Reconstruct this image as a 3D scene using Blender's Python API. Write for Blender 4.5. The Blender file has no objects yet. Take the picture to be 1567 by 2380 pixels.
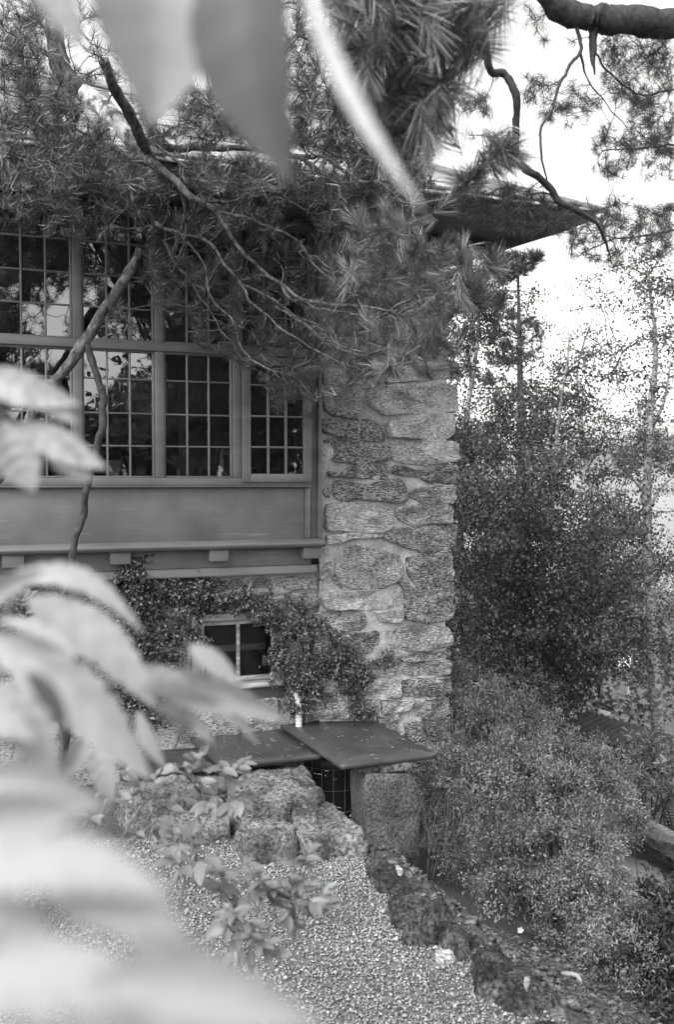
import bpy, bmesh, math
import numpy as np
from mathutils import Vector, Matrix

# ------------------------------------------------------------------ camera, sky, sun, exposure
SC = bpy.context.scene
COL = SC.collection
rng = np.random.default_rng(7)

F, CX, CY = 2313.0, 783.5, 1189.5          # survey units: focal length and centre, in units of the measured picture
PITCH = math.atan(74.5 / F)
EYE = 1.85
cam_d = bpy.data.cameras.new('camera')
cam_o = bpy.data.objects.new('camera', cam_d); COL.objects.link(cam_o)
cam_o.location = (0, 0, EYE); cam_o.rotation_euler = (math.pi / 2 - PITCH, 0, 0)
cam_d.sensor_fit = 'VERTICAL'; cam_d.sensor_height = 36.0; cam_d.sensor_width = 24.0
cam_d.lens = 35.0
cam_d.clip_start = 0.02; cam_d.clip_end = 12000
cam_d.dof.use_dof = True; cam_d.dof.focus_distance = 6.5; cam_d.dof.aperture_fstop = 4.5
SC.camera = cam_o

SUN_EL, SUN_AZ = math.radians(52), math.radians(215)     # azimuth clockwise from +Y (behind the camera, to the left)
world = bpy.data.worlds.new('World'); SC.world = world; world.use_nodes = True
nt = world.node_tree; nt.nodes.clear()
sky = nt.nodes.new('ShaderNodeTexSky'); sky.sky_type = 'NISHITA'; sky.sun_disc = False
sky.sun_elevation = SUN_EL; sky.sun_rotation = SUN_AZ; sky.air_density = 1.0; sky.dust_density = 4.0; sky.ozone_density = 1.0
bw = nt.nodes.new('ShaderNodeRGBToBW')
tc = nt.nodes.new('ShaderNodeTexCoord')
mp = nt.nodes.new('ShaderNodeMapping'); mp.inputs['Scale'].default_value = (1.6, 1.6, 4.0)
cn = nt.nodes.new('ShaderNodeTexNoise'); cn.inputs['Scale'].default_value = 1.9; cn.inputs['Detail'].default_value = 6; cn.inputs['Roughness'].default_value = 0.55
cr = nt.nodes.new('ShaderNodeMapRange'); cr.inputs['From Min'].default_value = 0.35; cr.inputs['From Max'].default_value = 0.68
cr.inputs['To Min'].default_value = 2.7; cr.inputs['To Max'].default_value = 3.6
mu = nt.nodes.new('ShaderNodeMath'); mu.operation = 'MULTIPLY'
bg = nt.nodes.new('ShaderNodeBackground'); bg.inputs['Strength'].default_value = 0.15
ow = nt.nodes.new('ShaderNodeOutputWorld')
L = nt.links.new
L(sky.outputs[0], bw.inputs[0]); L(tc.outputs['Generated'], mp.inputs[0]); L(mp.outputs[0], cn.inputs['Vector'])
L(cn.outputs[0], cr.inputs['Value']); L(bw.outputs[0], mu.inputs[0]); L(cr.outputs[0], mu.inputs[1])
L(mu.outputs[0], bg.inputs['Color']); L(bg.outputs[0], ow.inputs['Surface'])

sun_d = bpy.data.lights.new('sun', 'SUN'); sun_d.energy = 0.5; sun_d.angle = math.radians(22); sun_d.color = (1, 1, 1)
sun_o = bpy.data.objects.new('sun', sun_d); COL.objects.link(sun_o)
_sd = Vector((math.sin(SUN_AZ) * math.cos(SUN_EL), math.cos(SUN_AZ) * math.cos(SUN_EL), math.sin(SUN_EL)))
sun_o.rotation_euler = _sd.to_track_quat('Z', 'Y').to_euler()
SC.view_settings.view_transform = 'Standard'; SC.view_settings.look = 'None'
SC.view_settings.exposure = 0.4; SC.view_settings.gamma = 1.0
SC.view_settings.use_curve_mapping = False
SC.cycles.max_bounces = 6; SC.cycles.transparent_max_bounces = 12
SC.cycles.use_denoising = True

# ------------------------------------------------------------------ helpers
CAM = np.array([0, 0, EYE])
FW = np.array([0, math.cos(PITCH), -math.sin(PITCH)]); UP = np.array([0, math.sin(PITCH), math.cos(PITCH)])
def ray(x, y): return FW + np.array([1., 0, 0]) * (x - CX) / F + UP * (CY - y) / F
def V(x, y, d): return CAM + ray(x, y) * d
T = np.array([.93, .3676, 0.]); T /= np.linalg.norm(T)          # along the facade, to the right
N = np.array([T[1], -T[0], 0.])                                 # outward from the facade
C0 = np.array([.773, 6.84, 0.])                                 # foot of the pillar's outer corner
ZU = np.array([0, 0, 1.])
def FP(s, n, z): return C0 + T * s + N * n + ZU * z
def W(x, y, n=0.):
    r = ray(x, y); k = np.dot(C0 + N * n - CAM, N) / np.dot(r, N); p = CAM + r * k
    return float(np.dot(p - C0, T)), float(p[2])
def G(x, y, z=0.):
    r = ray(x, y); return CAM + r * ((z - EYE) / r[2])
def nrm(v): return v / (np.linalg.norm(v, axis=-1, keepdims=True) + 1e-9)

def _hash(i, j, k, seed):
    h = (i * 374761393 + j * 668265263 + k * 2147483647 + seed * 1274126177) & 0xFFFFFFFF
    h = ((h ^ (h >> 13)) * 1274126177) & 0xFFFFFFFF
    h = ((h ^ (h >> 16)) * 2246822519) & 0xFFFFFFFF
    return ((h ^ (h >> 15)) & 0xFFFF) / 65535.0
def vnoise(P, seed=0):
    P = np.asarray(P, float); b = np.floor(P).astype(np.int64); f = P - b; f = f * f * (3 - 2 * f)
    r = 0
    for dx in (0, 1):
        for dy in (0, 1):
            for dz in (0, 1):
                w = (f[..., 0] if dx else 1 - f[..., 0]) * (f[..., 1] if dy else 1 - f[..., 1]) * (f[..., 2] if dz else 1 - f[..., 2])
                r = r + w * _hash(b[..., 0] + dx, b[..., 1] + dy, b[..., 2] + dz, seed)
    return r * 2 - 1
def fbm(P, o=4, seed=0, g=.5):
    P = np.asarray(P, float); a = 1.; r = 0
    for i in range(o): r = r + a * vnoise(P * 2.03 ** i + i * 7.3, seed + i); a *= g
    return r

def setp(o, label=None, cat=None, group=None, kind=None):
    if label: o['label'] = label
    if cat: o['category'] = cat
    if group: o['group'] = group
    if kind: o['kind'] = kind
    return o
def mesh_from(name, v, faces):
    me = bpy.data.meshes.new(name); v = np.asarray(v, np.float32)
    me.vertices.add(len(v)); me.vertices.foreach_set('co', v.ravel())
    idx = []; st = []; n = 0
    for f in faces:
        f = np.asarray(f, np.int32)
        if len(f) == 0: continue
        k = f.shape[1]; idx.append(f.ravel()); st.append(n + np.arange(len(f)) * k); n += f.size
    idx = np.concatenate(idx); st = np.concatenate(st).astype(np.int32)
    me.loops.add(len(idx)); me.loops.foreach_set('vertex_index', idx)
    me.polygons.add(len(st)); me.polygons.foreach_set('loop_start', st)
    me.update(calc_edges=True)
    return me
def obj(name, me, mat=None, parent=None, smooth=False, bevel=0):
    if mat is not None and not me.materials: me.materials.append(mat)
    if smooth: me.polygons.foreach_set('use_smooth', np.ones(len(me.polygons), bool))
    o = bpy.data.objects.new(name, me); COL.objects.link(o)
    if parent is not None: o.parent = parent
    if bevel:
        b = o.modifiers.new('bevel', 'BEVEL'); b.width = bevel; b.segments = 2; b.limit_method = 'ANGLE'
    return o
def empty(name, loc=(0, 0, 0)):
    # the things are written in world coordinates: the Empty stands at the thing's base, its parts are offset back
    o = bpy.data.objects.new(name, None); COL.objects.link(o); o.location = loc; o.empty_display_size = .1
    BASE[o.name] = np.array(loc, float)
    return o
BASE = {}
class MB:
    def __init__(s): s.v = []; s.f = {3: [], 4: []}; s.n = 0
    def add(s, v, *fs):
        v = np.asarray(v, float).reshape(-1, 3)
        for f in fs:
            f = np.asarray(f, np.int64)
            if f.size: s.f[f.shape[1]].append(f + s.n)
        s.v.append(v); s.n += len(v); return s
    def build(s, name, mat, parent=None, smooth=False, bevel=0):
        v = np.concatenate(s.v); fs = [np.concatenate(s.f[k]) for k in (3, 4) if s.f[k]]
        if parent is not None:
            b = root_base(parent); v = v - b
        return obj(name, mesh_from(name, v, fs), mat, parent, smooth, bevel)
def root_base(o):
    while o is not None:
        if o.name in BASE: return BASE[o.name]
        o = o.parent
    return np.zeros(3)
BOXF = np.array([[0, 3, 2, 1], [4, 5, 6, 7], [0, 1, 5, 4], [1, 2, 6, 5], [2, 3, 7, 6], [3, 0, 4, 7]])
def fbox(s0, s1, n0, n1, z0, z1):
    v = [FP(s, n, z) for z in (z0, z1) for (s, n) in ((s0, n1), (s1, n1), (s1, n0), (s0, n0))]
    return np.array(v), BOXF
def box(c, sx, sy, sz, rz=0):
    c = np.array(c, float); a = np.array([math.cos(rz), math.sin(rz), 0]); b = np.array([-math.sin(rz), math.cos(rz), 0])
    v = [c + a * i * sx / 2 + b * j * sy / 2 + ZU * k * sz / 2 for k in (-1, 1) for (i, j) in ((-1, -1), (1, -1), (1, 1), (-1, 1))]
    return np.array(v), BOXF
def tube(pts, rad, sides=6, cap=True):
    pts = np.asarray(pts, float); m = len(pts); rad = np.broadcast_to(np.asarray(rad, float), (m,))
    tg = nrm(np.gradient(pts, axis=0))
    ref = np.array([.31, .17, .93]) if abs(nrm(pts[-1] - pts[0])[2]) < .8 else np.array([.95, .3, .05])
    u = nrm(np.cross(tg, ref)); w = np.cross(tg, u)
    a = np.arange(sides) * 2 * math.pi / sides
    v = pts[:, None] + rad[:, None, None] * (np.cos(a)[None, :, None] * u[:, None] + np.sin(a)[None, :, None] * w[:, None])
    i = np.arange(m - 1)[:, None] * sides; j = np.arange(sides)[None]; j2 = (j + 1) % sides
    f = np.stack([i + j, i + j2, i + sides + j2, i + sides + j], -1).reshape(-1, 4)
    v = v.reshape(-1, 3); fs = [f]
    if cap:
        v = np.concatenate([v, pts[:1], pts[-1:]]); jj = np.arange(sides)
        c0 = np.stack([np.full(sides, m * sides), (jj + 1) % sides, jj], -1)
        c1 = np.stack([np.full(sides, m * sides + 1), (m - 1) * sides + jj, (m - 1) * sides + (jj + 1) % sides], -1)
        fs.append(np.concatenate([c0, c1]))
    return (v, *fs)
def smooth_path(pts, rad, k=5):
    pts = np.asarray(pts, float); rad = np.asarray(rad, float); n = len(pts); P = np.concatenate([[2 * pts[0] - pts[1]], pts, [2 * pts[-1] - pts[-2]]])
    o = []; r = []
    for i in range(n - 1):
        p0, p1, p2, p3 = P[i:i + 4]
        for t in np.linspace(0, 1, k, endpoint=False):
            o.append(.5 * ((2 * p1) + (p2 - p0) * t + (2 * p0 - 5 * p1 + 4 * p2 - p3) * t * t + (-p0 + 3 * p1 - 3 * p2 + p3) * t ** 3)); r.append(rad[i] * (1 - t) + rad[i + 1] * t)
    o.append(pts[-1]); r.append(rad[-1])
    return np.array(o), np.array(r)
def inpoly(x, y, poly):
    r = np.zeros(np.shape(x), bool); n = len(poly)
    for i in range(n):
        x1, y1 = poly[i]; x2, y2 = poly[(i + 1) % n]
        if y1 == y2: continue
        c = ((y1 > y) != (y2 > y)) & (x < (x2 - x1) * (y - y1) / (y2 - y1) + x1); r ^= c
    return r
def sample_poly(poly, n):
    p = np.array(poly, float); lo, hi = p.min(0), p.max(0); out = np.zeros((0, 2))
    while len(out) < n:
        q = lo + rng.random((n * 3, 2)) * (hi - lo); out = np.concatenate([out, q[inpoly(q[:, 0], q[:, 1], poly)]])
    return out[:n]
def colonize(seedP, seedR, targets, mb, k=.012, rmin=.0016, sag=.1, wob=.12, step=.05, follow=.35, sides=4, maxr=.02):
    """every target grows a curved twig to the nearest wood already there; returns the twig tip directions"""
    nS = len(seedP); nT = len(targets); cap = nS + nT * 9
    P = np.empty((cap, 3)); R = np.empty(cap); D = np.zeros((cap, 3)); P[:nS] = seedP; R[:nS] = seedR
    D[:nS] = nrm(np.gradient(np.asarray(seedP), axis=0) if nS > 1 else np.ones((1, 3))); n = nS
    dm = np.array([((P[:nS] - t) ** 2).sum(1).min() for t in targets]); tips = np.zeros((nT, 3))
    for q in np.argsort(dm):
        e = targets[q]; d2 = ((P[:n] - e) ** 2).sum(1); i = int(np.argmin(d2)); p0 = P[i]; ln = math.sqrt(d2[i])
        if ln < .01: tips[q] = D[i]; continue
        dr = (e - p0) / ln; t0 = D[i] * (1 if np.dot(D[i], dr) > -.2 else -1)
        c = p0 + dr * ln * .45 + t0 * follow * ln * .5 + rng.normal(0, wob * ln, 3) - ZU * sag * ln
        m = int(min(9, max(3, ln / step + 2))); t = np.linspace(0, 1, m)[:, None]
        pts = (1 - t) ** 2 * p0 + 2 * t * (1 - t) * c + t * t * e
        pts[1:-1] += rng.normal(0, .018 * ln, (m - 2, 3))
        r0 = min(R[i] * .85, rmin + k * ln, maxr); rr = np.linspace(max(r0, rmin), rmin, m)
        mb.add(*tube(pts, rr, sides, cap=False))
        P[n:n + m - 1] = pts[1:]; R[n:n + m - 1] = rr[1:]; dd = nrm(np.diff(pts, axis=0)); D[n:n + m - 1] = dd; n += m - 1
        tips[q] = dd[-1]
    return tips
def perp(D):
    r = rng.normal(size=D.shape); return nrm(np.cross(D, r))
def needles(mb, E, D, Ln, n, w=.0018, a0=18, a1=72, back=.7):
    """pine tufts: n needles for every twig end E with direction D"""
    k = len(E); D = nrm(D); u = rng.random((k, n, 1)) ** 1.2
    Lr = np.broadcast_to(np.asarray(Ln, float).reshape(-1, 1, 1), (k, 1, 1))
    B = E[:, None] - D[:, None] * u * back * Lr
    pr = perp(np.repeat(D[:, None], n, 1)); a = np.radians(a0 + (a1 - a0) * np.clip(u * .75 + rng.random((k, n, 1)) * .35, 0, 1))
    d = nrm(D[:, None] * np.cos(a) + pr * np.sin(a)); ln = Lr * (.72 + .38 * rng.random((k, n, 1)))
    side = perp(d); bend = nrm(D[:, None] - ZU * .3) * ln * .10
    m = B + d * ln * .5; tip = B + d * ln + bend; wv = side * w * (Lr / .065)
    v = np.stack([B - wv * .5, B + wv * .5, m - wv * .5, m + wv * .5, tip - wv * .15, tip + wv * .15], 2).reshape(-1, 3)
    i = np.arange(k * n)[:, None] * 6
    mb.add(v, np.concatenate([i + [0, 1, 3, 2], i + [2, 3, 5, 4]]))
def leaves(mb, P, D, Nn, Ln, Wd, fold=.25):
    """small leaves, two bent quads each"""
    P = np.asarray(P); D = nrm(D); S = nrm(np.cross(D, Nn)); M = np.cross(S, D); k = len(P)
    Ln = np.broadcast_to(np.asarray(Ln, float), (k,))[:, None]; Wd = np.broadcast_to(np.asarray(Wd, float), (k,))[:, None]
    h = M * Wd * fold
    b = P; t = P + D * Ln - M * Ln * .12
    r1 = P + D * Ln * .32 + S * Wd * .5 + h; r2 = P + D * Ln * .7 + S * Wd * .42 + h * .8
    l1 = P + D * Ln * .32 - S * Wd * .5 + h; l2 = P + D * Ln * .7 - S * Wd * .42 + h * .8
    v = np.stack([b, r1, r2, t, l2, l1], 1).reshape(-1, 3); i = np.arange(k)[:, None] * 6
    mb.add(v, np.concatenate([i + [0, 1, 2, 3], i + [0, 3, 4, 5]]))

# ------------------------------------------------------------------ materials (the place in greys)
def node_mat(name):
    m = bpy.data.materials.new(name); m.use_nodes = True; t = m.node_tree; t.nodes.clear()
    o = t.nodes.new('ShaderNodeOutputMaterial'); return m, t, o
def grey(v): return (v, v, v, 1)
def noisy(name, lo, hi, scale, rough=.8, bump=0., bscale=None, detail=6, stretch=(1, 1, 1), rz=0., lo2=None, scale2=None, p=(.3, .7), spec=.3, bdist=.01, dist=0.):
    m, t, o = node_mat(name); b = t.nodes.new('ShaderNodeBsdfPrincipled'); t.links.new(b.outputs[0], o.inputs[0])
    tcn = t.nodes.new('ShaderNodeTexCoord'); mpn = t.nodes.new('ShaderNodeMapping'); mpn.inputs['Scale'].default_value = stretch; mpn.inputs['Rotation'].default_value = (0, 0, rz)
    rot = t.nodes.new('ShaderNodeMapping'); rot.inputs['Rotation'].default_value = (0, 0, rz); mpn.inputs['Rotation'].default_value = (0, 0, 0)
    t.links.new(tcn.outputs['Object'], rot.inputs[0]); t.links.new(rot.outputs[0], mpn.inputs[0])
    n1 = t.nodes.new('ShaderNodeTexNoise'); n1.inputs['Scale'].default_value = scale; n1.inputs['Detail'].default_value = detail; n1.inputs['Roughness'].default_value = .62; n1.inputs['Distortion'].default_value = dist
    t.links.new(mpn.outputs[0], n1.inputs['Vector'])
    r = t.nodes.new('ShaderNodeValToRGB'); r.color_ramp.elements[0].position = p[0]; r.color_ramp.elements[1].position = p[1]
    r.color_ramp.elements[0].color = grey(lo); r.color_ramp.elements[1].color = grey(hi); t.links.new(n1.outputs[0], r.inputs[0]); colr = r.outputs[0]
    if scale2:
        n2 = t.nodes.new('ShaderNodeTexNoise'); n2.inputs['Scale'].default_value = scale2; n2.inputs['Detail'].default_value = 5; t.links.new(rot.outputs[0], n2.inputs['Vector'])
        mr = t.nodes.new('ShaderNodeMapRange'); mr.inputs['From Min'].default_value = .38; mr.inputs['From Max'].default_value = .62; mr.inputs['To Min'].default_value = lo2; mr.inputs['To Max'].default_value = 1.15
        t.links.new(n2.outputs[0], mr.inputs['Value'])
        mx = t.nodes.new('ShaderNodeMix'); mx.data_type = 'RGBA'; mx.blend_type = 'MULTIPLY'; mx.inputs['Factor'].default_value = 1
        t.links.new(colr, mx.inputs['A']); t.links.new(mr.outputs[0], mx.inputs['B']); colr = mx.outputs['Result']
    t.links.new(colr, b.inputs['Base Color']); b.inputs['Roughness'].default_value = rough; b.inputs['Specular IOR Level'].default_value = spec
    if bump:
        n3 = t.nodes.new('ShaderNodeTexNoise'); n3.inputs['Scale'].default_value = bscale or scale; n3.inputs['Detail'].default_value = 8; n3.inputs['Roughness'].default_value = .65
        t.links.new(mpn.outputs[0], n3.inputs['Vector']); bp = t.nodes.new('ShaderNodeBump'); bp.inputs['Strength'].default_value = bump; bp.inputs['Distance'].default_value = bdist
        t.links.new(n3.outputs[0], bp.inputs['Height']); t.links.new(bp.outputs[0], b.inputs['Normal'])
    return m
def leafmat(name, lo, hi, trans=.3, gloss=.35, scale=3., rough=.45):
    """leaf colour varies from place to place and leaf to leaf, light also comes through the leaf"""
    m, t, o = node_mat(name); b = t.nodes.new('ShaderNodeBsdfPrincipled'); tr = t.nodes.new('ShaderNodeBsdfTranslucent'); mx = t.nodes.new('ShaderNodeMixShader')
    tcn = t.nodes.new('ShaderNodeTexCoord'); n1 = t.nodes.new('ShaderNodeTexNoise'); n1.inputs['Scale'].default_value = scale; n1.inputs['Detail'].default_value = 3
    wn = t.nodes.new('ShaderNodeNewGeometry'); ad = t.nodes.new('ShaderNodeMath'); ad.operation = 'MULTIPLY_ADD'; ad.inputs[1].default_value = .55
    t.links.new(tcn.outputs['Object'], n1.inputs['Vector']); t.links.new(wn.outputs['Random Per Island'], ad.inputs[0])
    sb = t.nodes.new('ShaderNodeMath'); sb.operation = 'SUBTRACT'; sb.inputs[1].default_value = .27; t.links.new(n1.outputs[0], sb.inputs[0]); t.links.new(sb.outputs[0], ad.inputs[2])
    r = t.nodes.new('ShaderNodeValToRGB'); r.color_ramp.elements[0].color = grey(lo); r.color_ramp.elements[1].color = grey(hi); r.color_ramp.elements[0].position = .1; r.color_ramp.elements[1].position = .9
    t.links.new(ad.outputs[0], r.inputs[0]); t.links.new(r.outputs[0], b.inputs['Base Color']); t.links.new(r.outputs[0], tr.inputs['Color'])
    b.inputs['Roughness'].default_value = rough; b.inputs['Specular IOR Level'].default_value = gloss
    mx.inputs[0].default_value = trans; t.links.new(b.outputs[0], mx.inputs[1]); t.links.new(tr.outputs[0], mx.inputs[2]); t.links.new(mx.outputs[0], o.inputs[0])
    return m
RZ = -math.atan2(T[1], T[0])
M = {}
M['stone'] = noisy('gneiss', .09, .52, 44, .85, 1., 30, stretch=(1, 1, 3.6), rz=RZ, lo2=.66, scale2=7, p=(.4, .63), bdist=.016)
M['stone_pale'] = noisy('pale_gneiss', .17, .6, 40, .85, .9, 30, stretch=(1, 1, 4), rz=RZ, lo2=.75, scale2=7, p=(.4, .62), bdist=.014)
M['stone_dark'] = noisy('dark_gneiss', .06, .42, 44, .85, 1., 34, stretch=(1, 1, 3.2), rz=RZ, lo2=.6, scale2=9, p=(.43, .61), bdist=.016)
M['mortar'] = noisy('lime_mortar', .3, .52, 75, .9, .8, 55, lo2=.75, scale2=9, p=(.34, .66), bdist=.014)
M['rock'] = noisy('lichen_rock', .03, .28, 48, .85, 1., 30, detail=10, lo2=.4, scale2=5, p=(.36, .66), bdist=.03)
M['rock_dark'] = noisy('mossy_rock', .012, .15, 60, .9, 1., 45, detail=10, lo2=.3, scale2=8, p=(.4, .66), bdist=.035)
M['block'] = noisy('split_granite', .035, .17, 70, .8, .8, 40, lo2=.55, scale2=4, p=(.38, .66), bdist=.01)
M['paint'] = noisy('oil_painted_wood', .10, .15, 14, .42, .3, 90, stretch=(.12, .12, 1), rz=RZ, lo2=.9, scale2=3, bdist=.003, spec=.45)
M['paint_board'] = noisy('painted_boards_with_chips', .12, .22, 48, .45, .6, 110, stretch=(.06, .06, 1), rz=RZ, lo2=.82, scale2=4, p=(.62, .72), bdist=.003, spec=.45)
M['paint_worn'] = noisy('weathered_painted_wood', .16, .5, 40, .6, .3, 80, stretch=(.15, 1, 1), rz=RZ, lo2=.8, scale2=6, p=(.4, .75), bdist=.004)
M['paint_pale'] = noisy('pale_painted_wood', .22, .32, 20, .5, .2, 60, stretch=(.2, 1, 1), rz=RZ, bdist=.003)
M['dark_wood'] = noisy('dark_stained_wood', .05, .085, 12, .55, .15, 60, stretch=(.2, .2, 1), rz=RZ, bdist=.003)
M['soffit'] = noisy('grey_painted_boards', .15, .18, 8, .6, .1, 50, bdist=.003)
M['slate'] = noisy('slate', .03, .06, 7, .38, .15, 30, lo2=.8, scale2=2, bdist=.003, spec=.5)
M['shingle'] = noisy('roof_slate', .2, .36, 9, .45, .3, 30, lo2=.7, scale2=3, bdist=.006, spec=.5)
M['soil'] = noisy('soil', .025, .13, 40, .95, .8, 40, lo2=.6, scale2=2, bdist=.03)
M['gravelbed'] = noisy('gravel_bed', .04, .16, 70, .95, .9, 70, p=(.4, .6), bdist=.02)
M['farpath'] = noisy('path_gravel', .13, .3, 45, .95, .8, 60, p=(.35, .65), lo2=.8, scale2=2, bdist=.02)
M['grass'] = noisy('garden_ground', .03, .1, 9, .95, .7, 30, bdist=.05)
M['bark'] = noisy('pine_bark', .018, .17, 40, .9, .9, 22, stretch=(1, 1, .5), p=(.36, .68), lo2=.6, scale2=8, bdist=.02)
M['bark_pale'] = noisy('flaking_pine_bark', .06, .5, 14, .8, .6, 40, p=(.42, .56), lo2=.75, scale2=20, bdist=.01)
M['twig'] = noisy('pine_twig', .015, .16, 40, .85, .5, 60, p=(.4, .66), bdist=.004)
M['darkbark'] = noisy('dark_bark', .018, .06, 30, .9, .8, 30, bdist=.01)
M['birch'] = noisy('birch_bark', .07, .3, 14, .8, .4, 20, stretch=(1, 1, 1.6), p=(.38, .6), bdist=.01)
M['needle'] = leafmat('pine_needles', .004, .11, .06, .8, 10, .3)
M['needle_near'] = leafmat('near_pine_needles', .012, .2, .08, .8, 12, .3)
M['needle_far'] = leafmat('far_pine_needles', .02, .07, .2, .3, 2)
M['leaf_far'] = leafmat('tree_leaves', .018, .085, .25, .3, .8)
M['leaf_far2'] = leafmat('pale_tree_leaves', .03, .11, .35, .3, 1)
M['leaf_creeper'] = leafmat('creeper_leaves', .015, .15, .2, .7, 9, .3)
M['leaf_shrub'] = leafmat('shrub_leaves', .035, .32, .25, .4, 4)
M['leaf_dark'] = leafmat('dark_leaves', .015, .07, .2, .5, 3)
M['leaf_sprig'] = leafmat('sprig_leaf', .07, .2, .25, .5, 20)
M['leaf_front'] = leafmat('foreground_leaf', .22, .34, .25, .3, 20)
M['leaf_bright'] = leafmat('skylit_leaf', .46, .52, .2, .3, 14)  # lighter copy of the foreground leaf; the sky's brightness is put into its colour
M['leaf_shade'] = leafmat('shaded_leaf', .06, .075, .12, .25, 14)  # darker copy of the foreground leaf, underside shade painted into the colour
M['stem'] = noisy('stem_bark', .04, .15, 30, .8, .3, 60, bdist=.002)
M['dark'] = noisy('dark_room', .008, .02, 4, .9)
M['white'] = noisy('white_plastic', .5, .6, 8, .4, spec=.5)
M['pot'] = noisy('pot_clay', .3, .38, 12, .7)
M['steel'] = noisy('bin_plastic', .012, .02, 8, .45)
M['wire'] = noisy('wire', .12, .2, 30, .4)
def glassmat(name='window_glass', panes=6.0):
    m, t, o = node_mat(name); fr = t.nodes.new('ShaderNodeFresnel'); fr.inputs['IOR'].default_value = 1.52
    ml = t.nodes.new('ShaderNodeMath'); ml.operation = 'MULTIPLY'; ml.inputs[1].default_value = panes
    tr = t.nodes.new('ShaderNodeBsdfTransparent'); tr.inputs[0].default_value = grey(.85); gl = t.nodes.new('ShaderNodeBsdfGlossy'); gl.inputs['Roughness'].default_value = .01
    n = t.nodes.new('ShaderNodeTexNoise'); n.inputs['Scale'].default_value = 5; tcn = t.nodes.new('ShaderNodeTexCoord'); t.links.new(tcn.outputs['Object'], n.inputs['Vector'])
    bp = t.nodes.new('ShaderNodeBump'); bp.inputs['Strength'].default_value = .12; bp.inputs['Distance'].default_value = .004; t.links.new(n.outputs[0], bp.inputs['Height']); t.links.new(bp.outputs[0], gl.inputs['Normal'])
    mx = t.nodes.new('ShaderNodeMixShader'); t.links.new(fr.outputs[0], ml.inputs[0]); t.links.new(ml.outputs[0], mx.inputs[0]); t.links.new(tr.outputs[0], mx.inputs[1]); t.links.new(gl.outputs[0], mx.inputs[2]); t.links.new(mx.outputs[0], o.inputs[0])
    return m
M['glass'] = glassmat(); M['cellar_glass'] = glassmat('cellar_glass', 1.8)
def watermat():
    m, t, o = node_mat('lake_water'); b = t.nodes.new('ShaderNodeBsdfPrincipled'); b.inputs['Base Color'].default_value = grey(.06); b.inputs['Roughness'].default_value = .28
    n = t.nodes.new('ShaderNodeTexNoise'); n.inputs['Scale'].default_value = .3; n.inputs['Detail'].default_value = 5; tcn = t.nodes.new('ShaderNodeTexCoord'); t.links.new(tcn.outputs['Object'], n.inputs['Vector'])
    bp = t.nodes.new('ShaderNodeBump'); bp.inputs['Strength'].default_value = 1.; bp.inputs['Distance'].default_value = .6; t.links.new(n.outputs[0], bp.inputs['Height']); t.links.new(bp.outputs[0], b.inputs['Normal']); t.links.new(b.outputs[0], o.inputs[0]); return m
M['water'] = watermat()
# ------------------------------------------------------------------ ground, path, lake, hills
EDGE0 = np.array([.157, 5.01]); EN = np.array([.932, .363])
def sstep(a, b, x):
    t = np.clip((x - a) / (b - a), 0, 1); return t * t * (3 - 2 * t)
def hgt(X, Y):
    X = np.asarray(X, float); Y = np.asarray(Y, float)
    d = (X - EDGE0[0]) * EN[0] + (Y - EDGE0[1]) * EN[1]
    h = -(.30 * sstep(.0, .5, d) + .42 * np.clip(d - .1, 0, 3) + .24 * np.clip(d - 3.1, 0, 30) + .12 * np.clip(d - 33, 0, 160))
    pit = sstep(.0, .12, .34 - np.hypot((X + .02) / 1.0, (Y - 5.75) / 1.15)); h = h - .75 * pit * (d < .6)
    h = h + .035 * fbm(np.stack([X * 3.1, Y * 3.1, X * 0], -1), 4, 3) * sstep(.05, .4, d)
    far = sstep(4, 30, np.hypot(X, Y)); h = h + far * 1.1 * fbm(np.stack([X * .05, Y * .05, X * 0], -1), 3, 9) * (d > 6)
    return h
ax = np.concatenate([-np.geomspace(4000, 5, 26), np.arange(-4.6, 6.2, .075), np.geomspace(6.4, 4000, 42)])
ay = np.concatenate([-np.geomspace(4000, 2, 26), np.arange(-1.6, 11, .075), np.geomspace(11.3, 4000, 42)])
gx, gy = np.meshgrid(ax, ay); gz = hgt(gx, gy)
gi = np.arange(gx.size).reshape(gx.shape)
gf = np.stack([gi[:-1, :-1], gi[:-1, 1:], gi[1:, 1:], gi[1:, :-1]], -1).reshape(-1, 4)
setp(MB().add(np.stack([gx, gy, gz], -1), gf).build('ground', M['soil'], smooth=True), kind='structure')

def sheet(poly, z_off, name, mat, res=.12, lab=None):
    p = np.array(poly); lo, hi = p.min(0), p.max(0); xs = np.arange(lo[0], hi[0], res); ys = np.arange(lo[1], hi[1], res)
    X, Y = np.meshgrid(xs, ys); Z = hgt(X, Y) + z_off; i = np.arange(X.size).reshape(X.shape)
    f = np.stack([i[:-1, :-1], i[:-1, 1:], i[1:, 1:], i[1:, :-1]], -1).reshape(-1, 4)
    c = np.stack([X, Y], -1).reshape(-1, 2)[f].mean(1); f = f[inpoly(c[:, 0], c[:, 1], poly)]
    o = MB().add(np.stack([X, Y, Z], -1), f).build(name, mat, smooth=True); return setp(o, kind='structure')
gpoly = [(-3.2, 1.2), (1.6, 1.2)] + [(1.6 + (.06 - 1.6) * t + .05 * math.sin(t * 37) + .03 * math.sin(t * 91), 1.2 + 3.85 * t) for t in np.linspace(.02, 1, 60)] + [(-.1, 5.15), (-.9, 5.1), (-3.2, 4.9)]
sheet(gpoly, .006, 'gravel_path', M['gravelbed'], .03)
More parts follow.
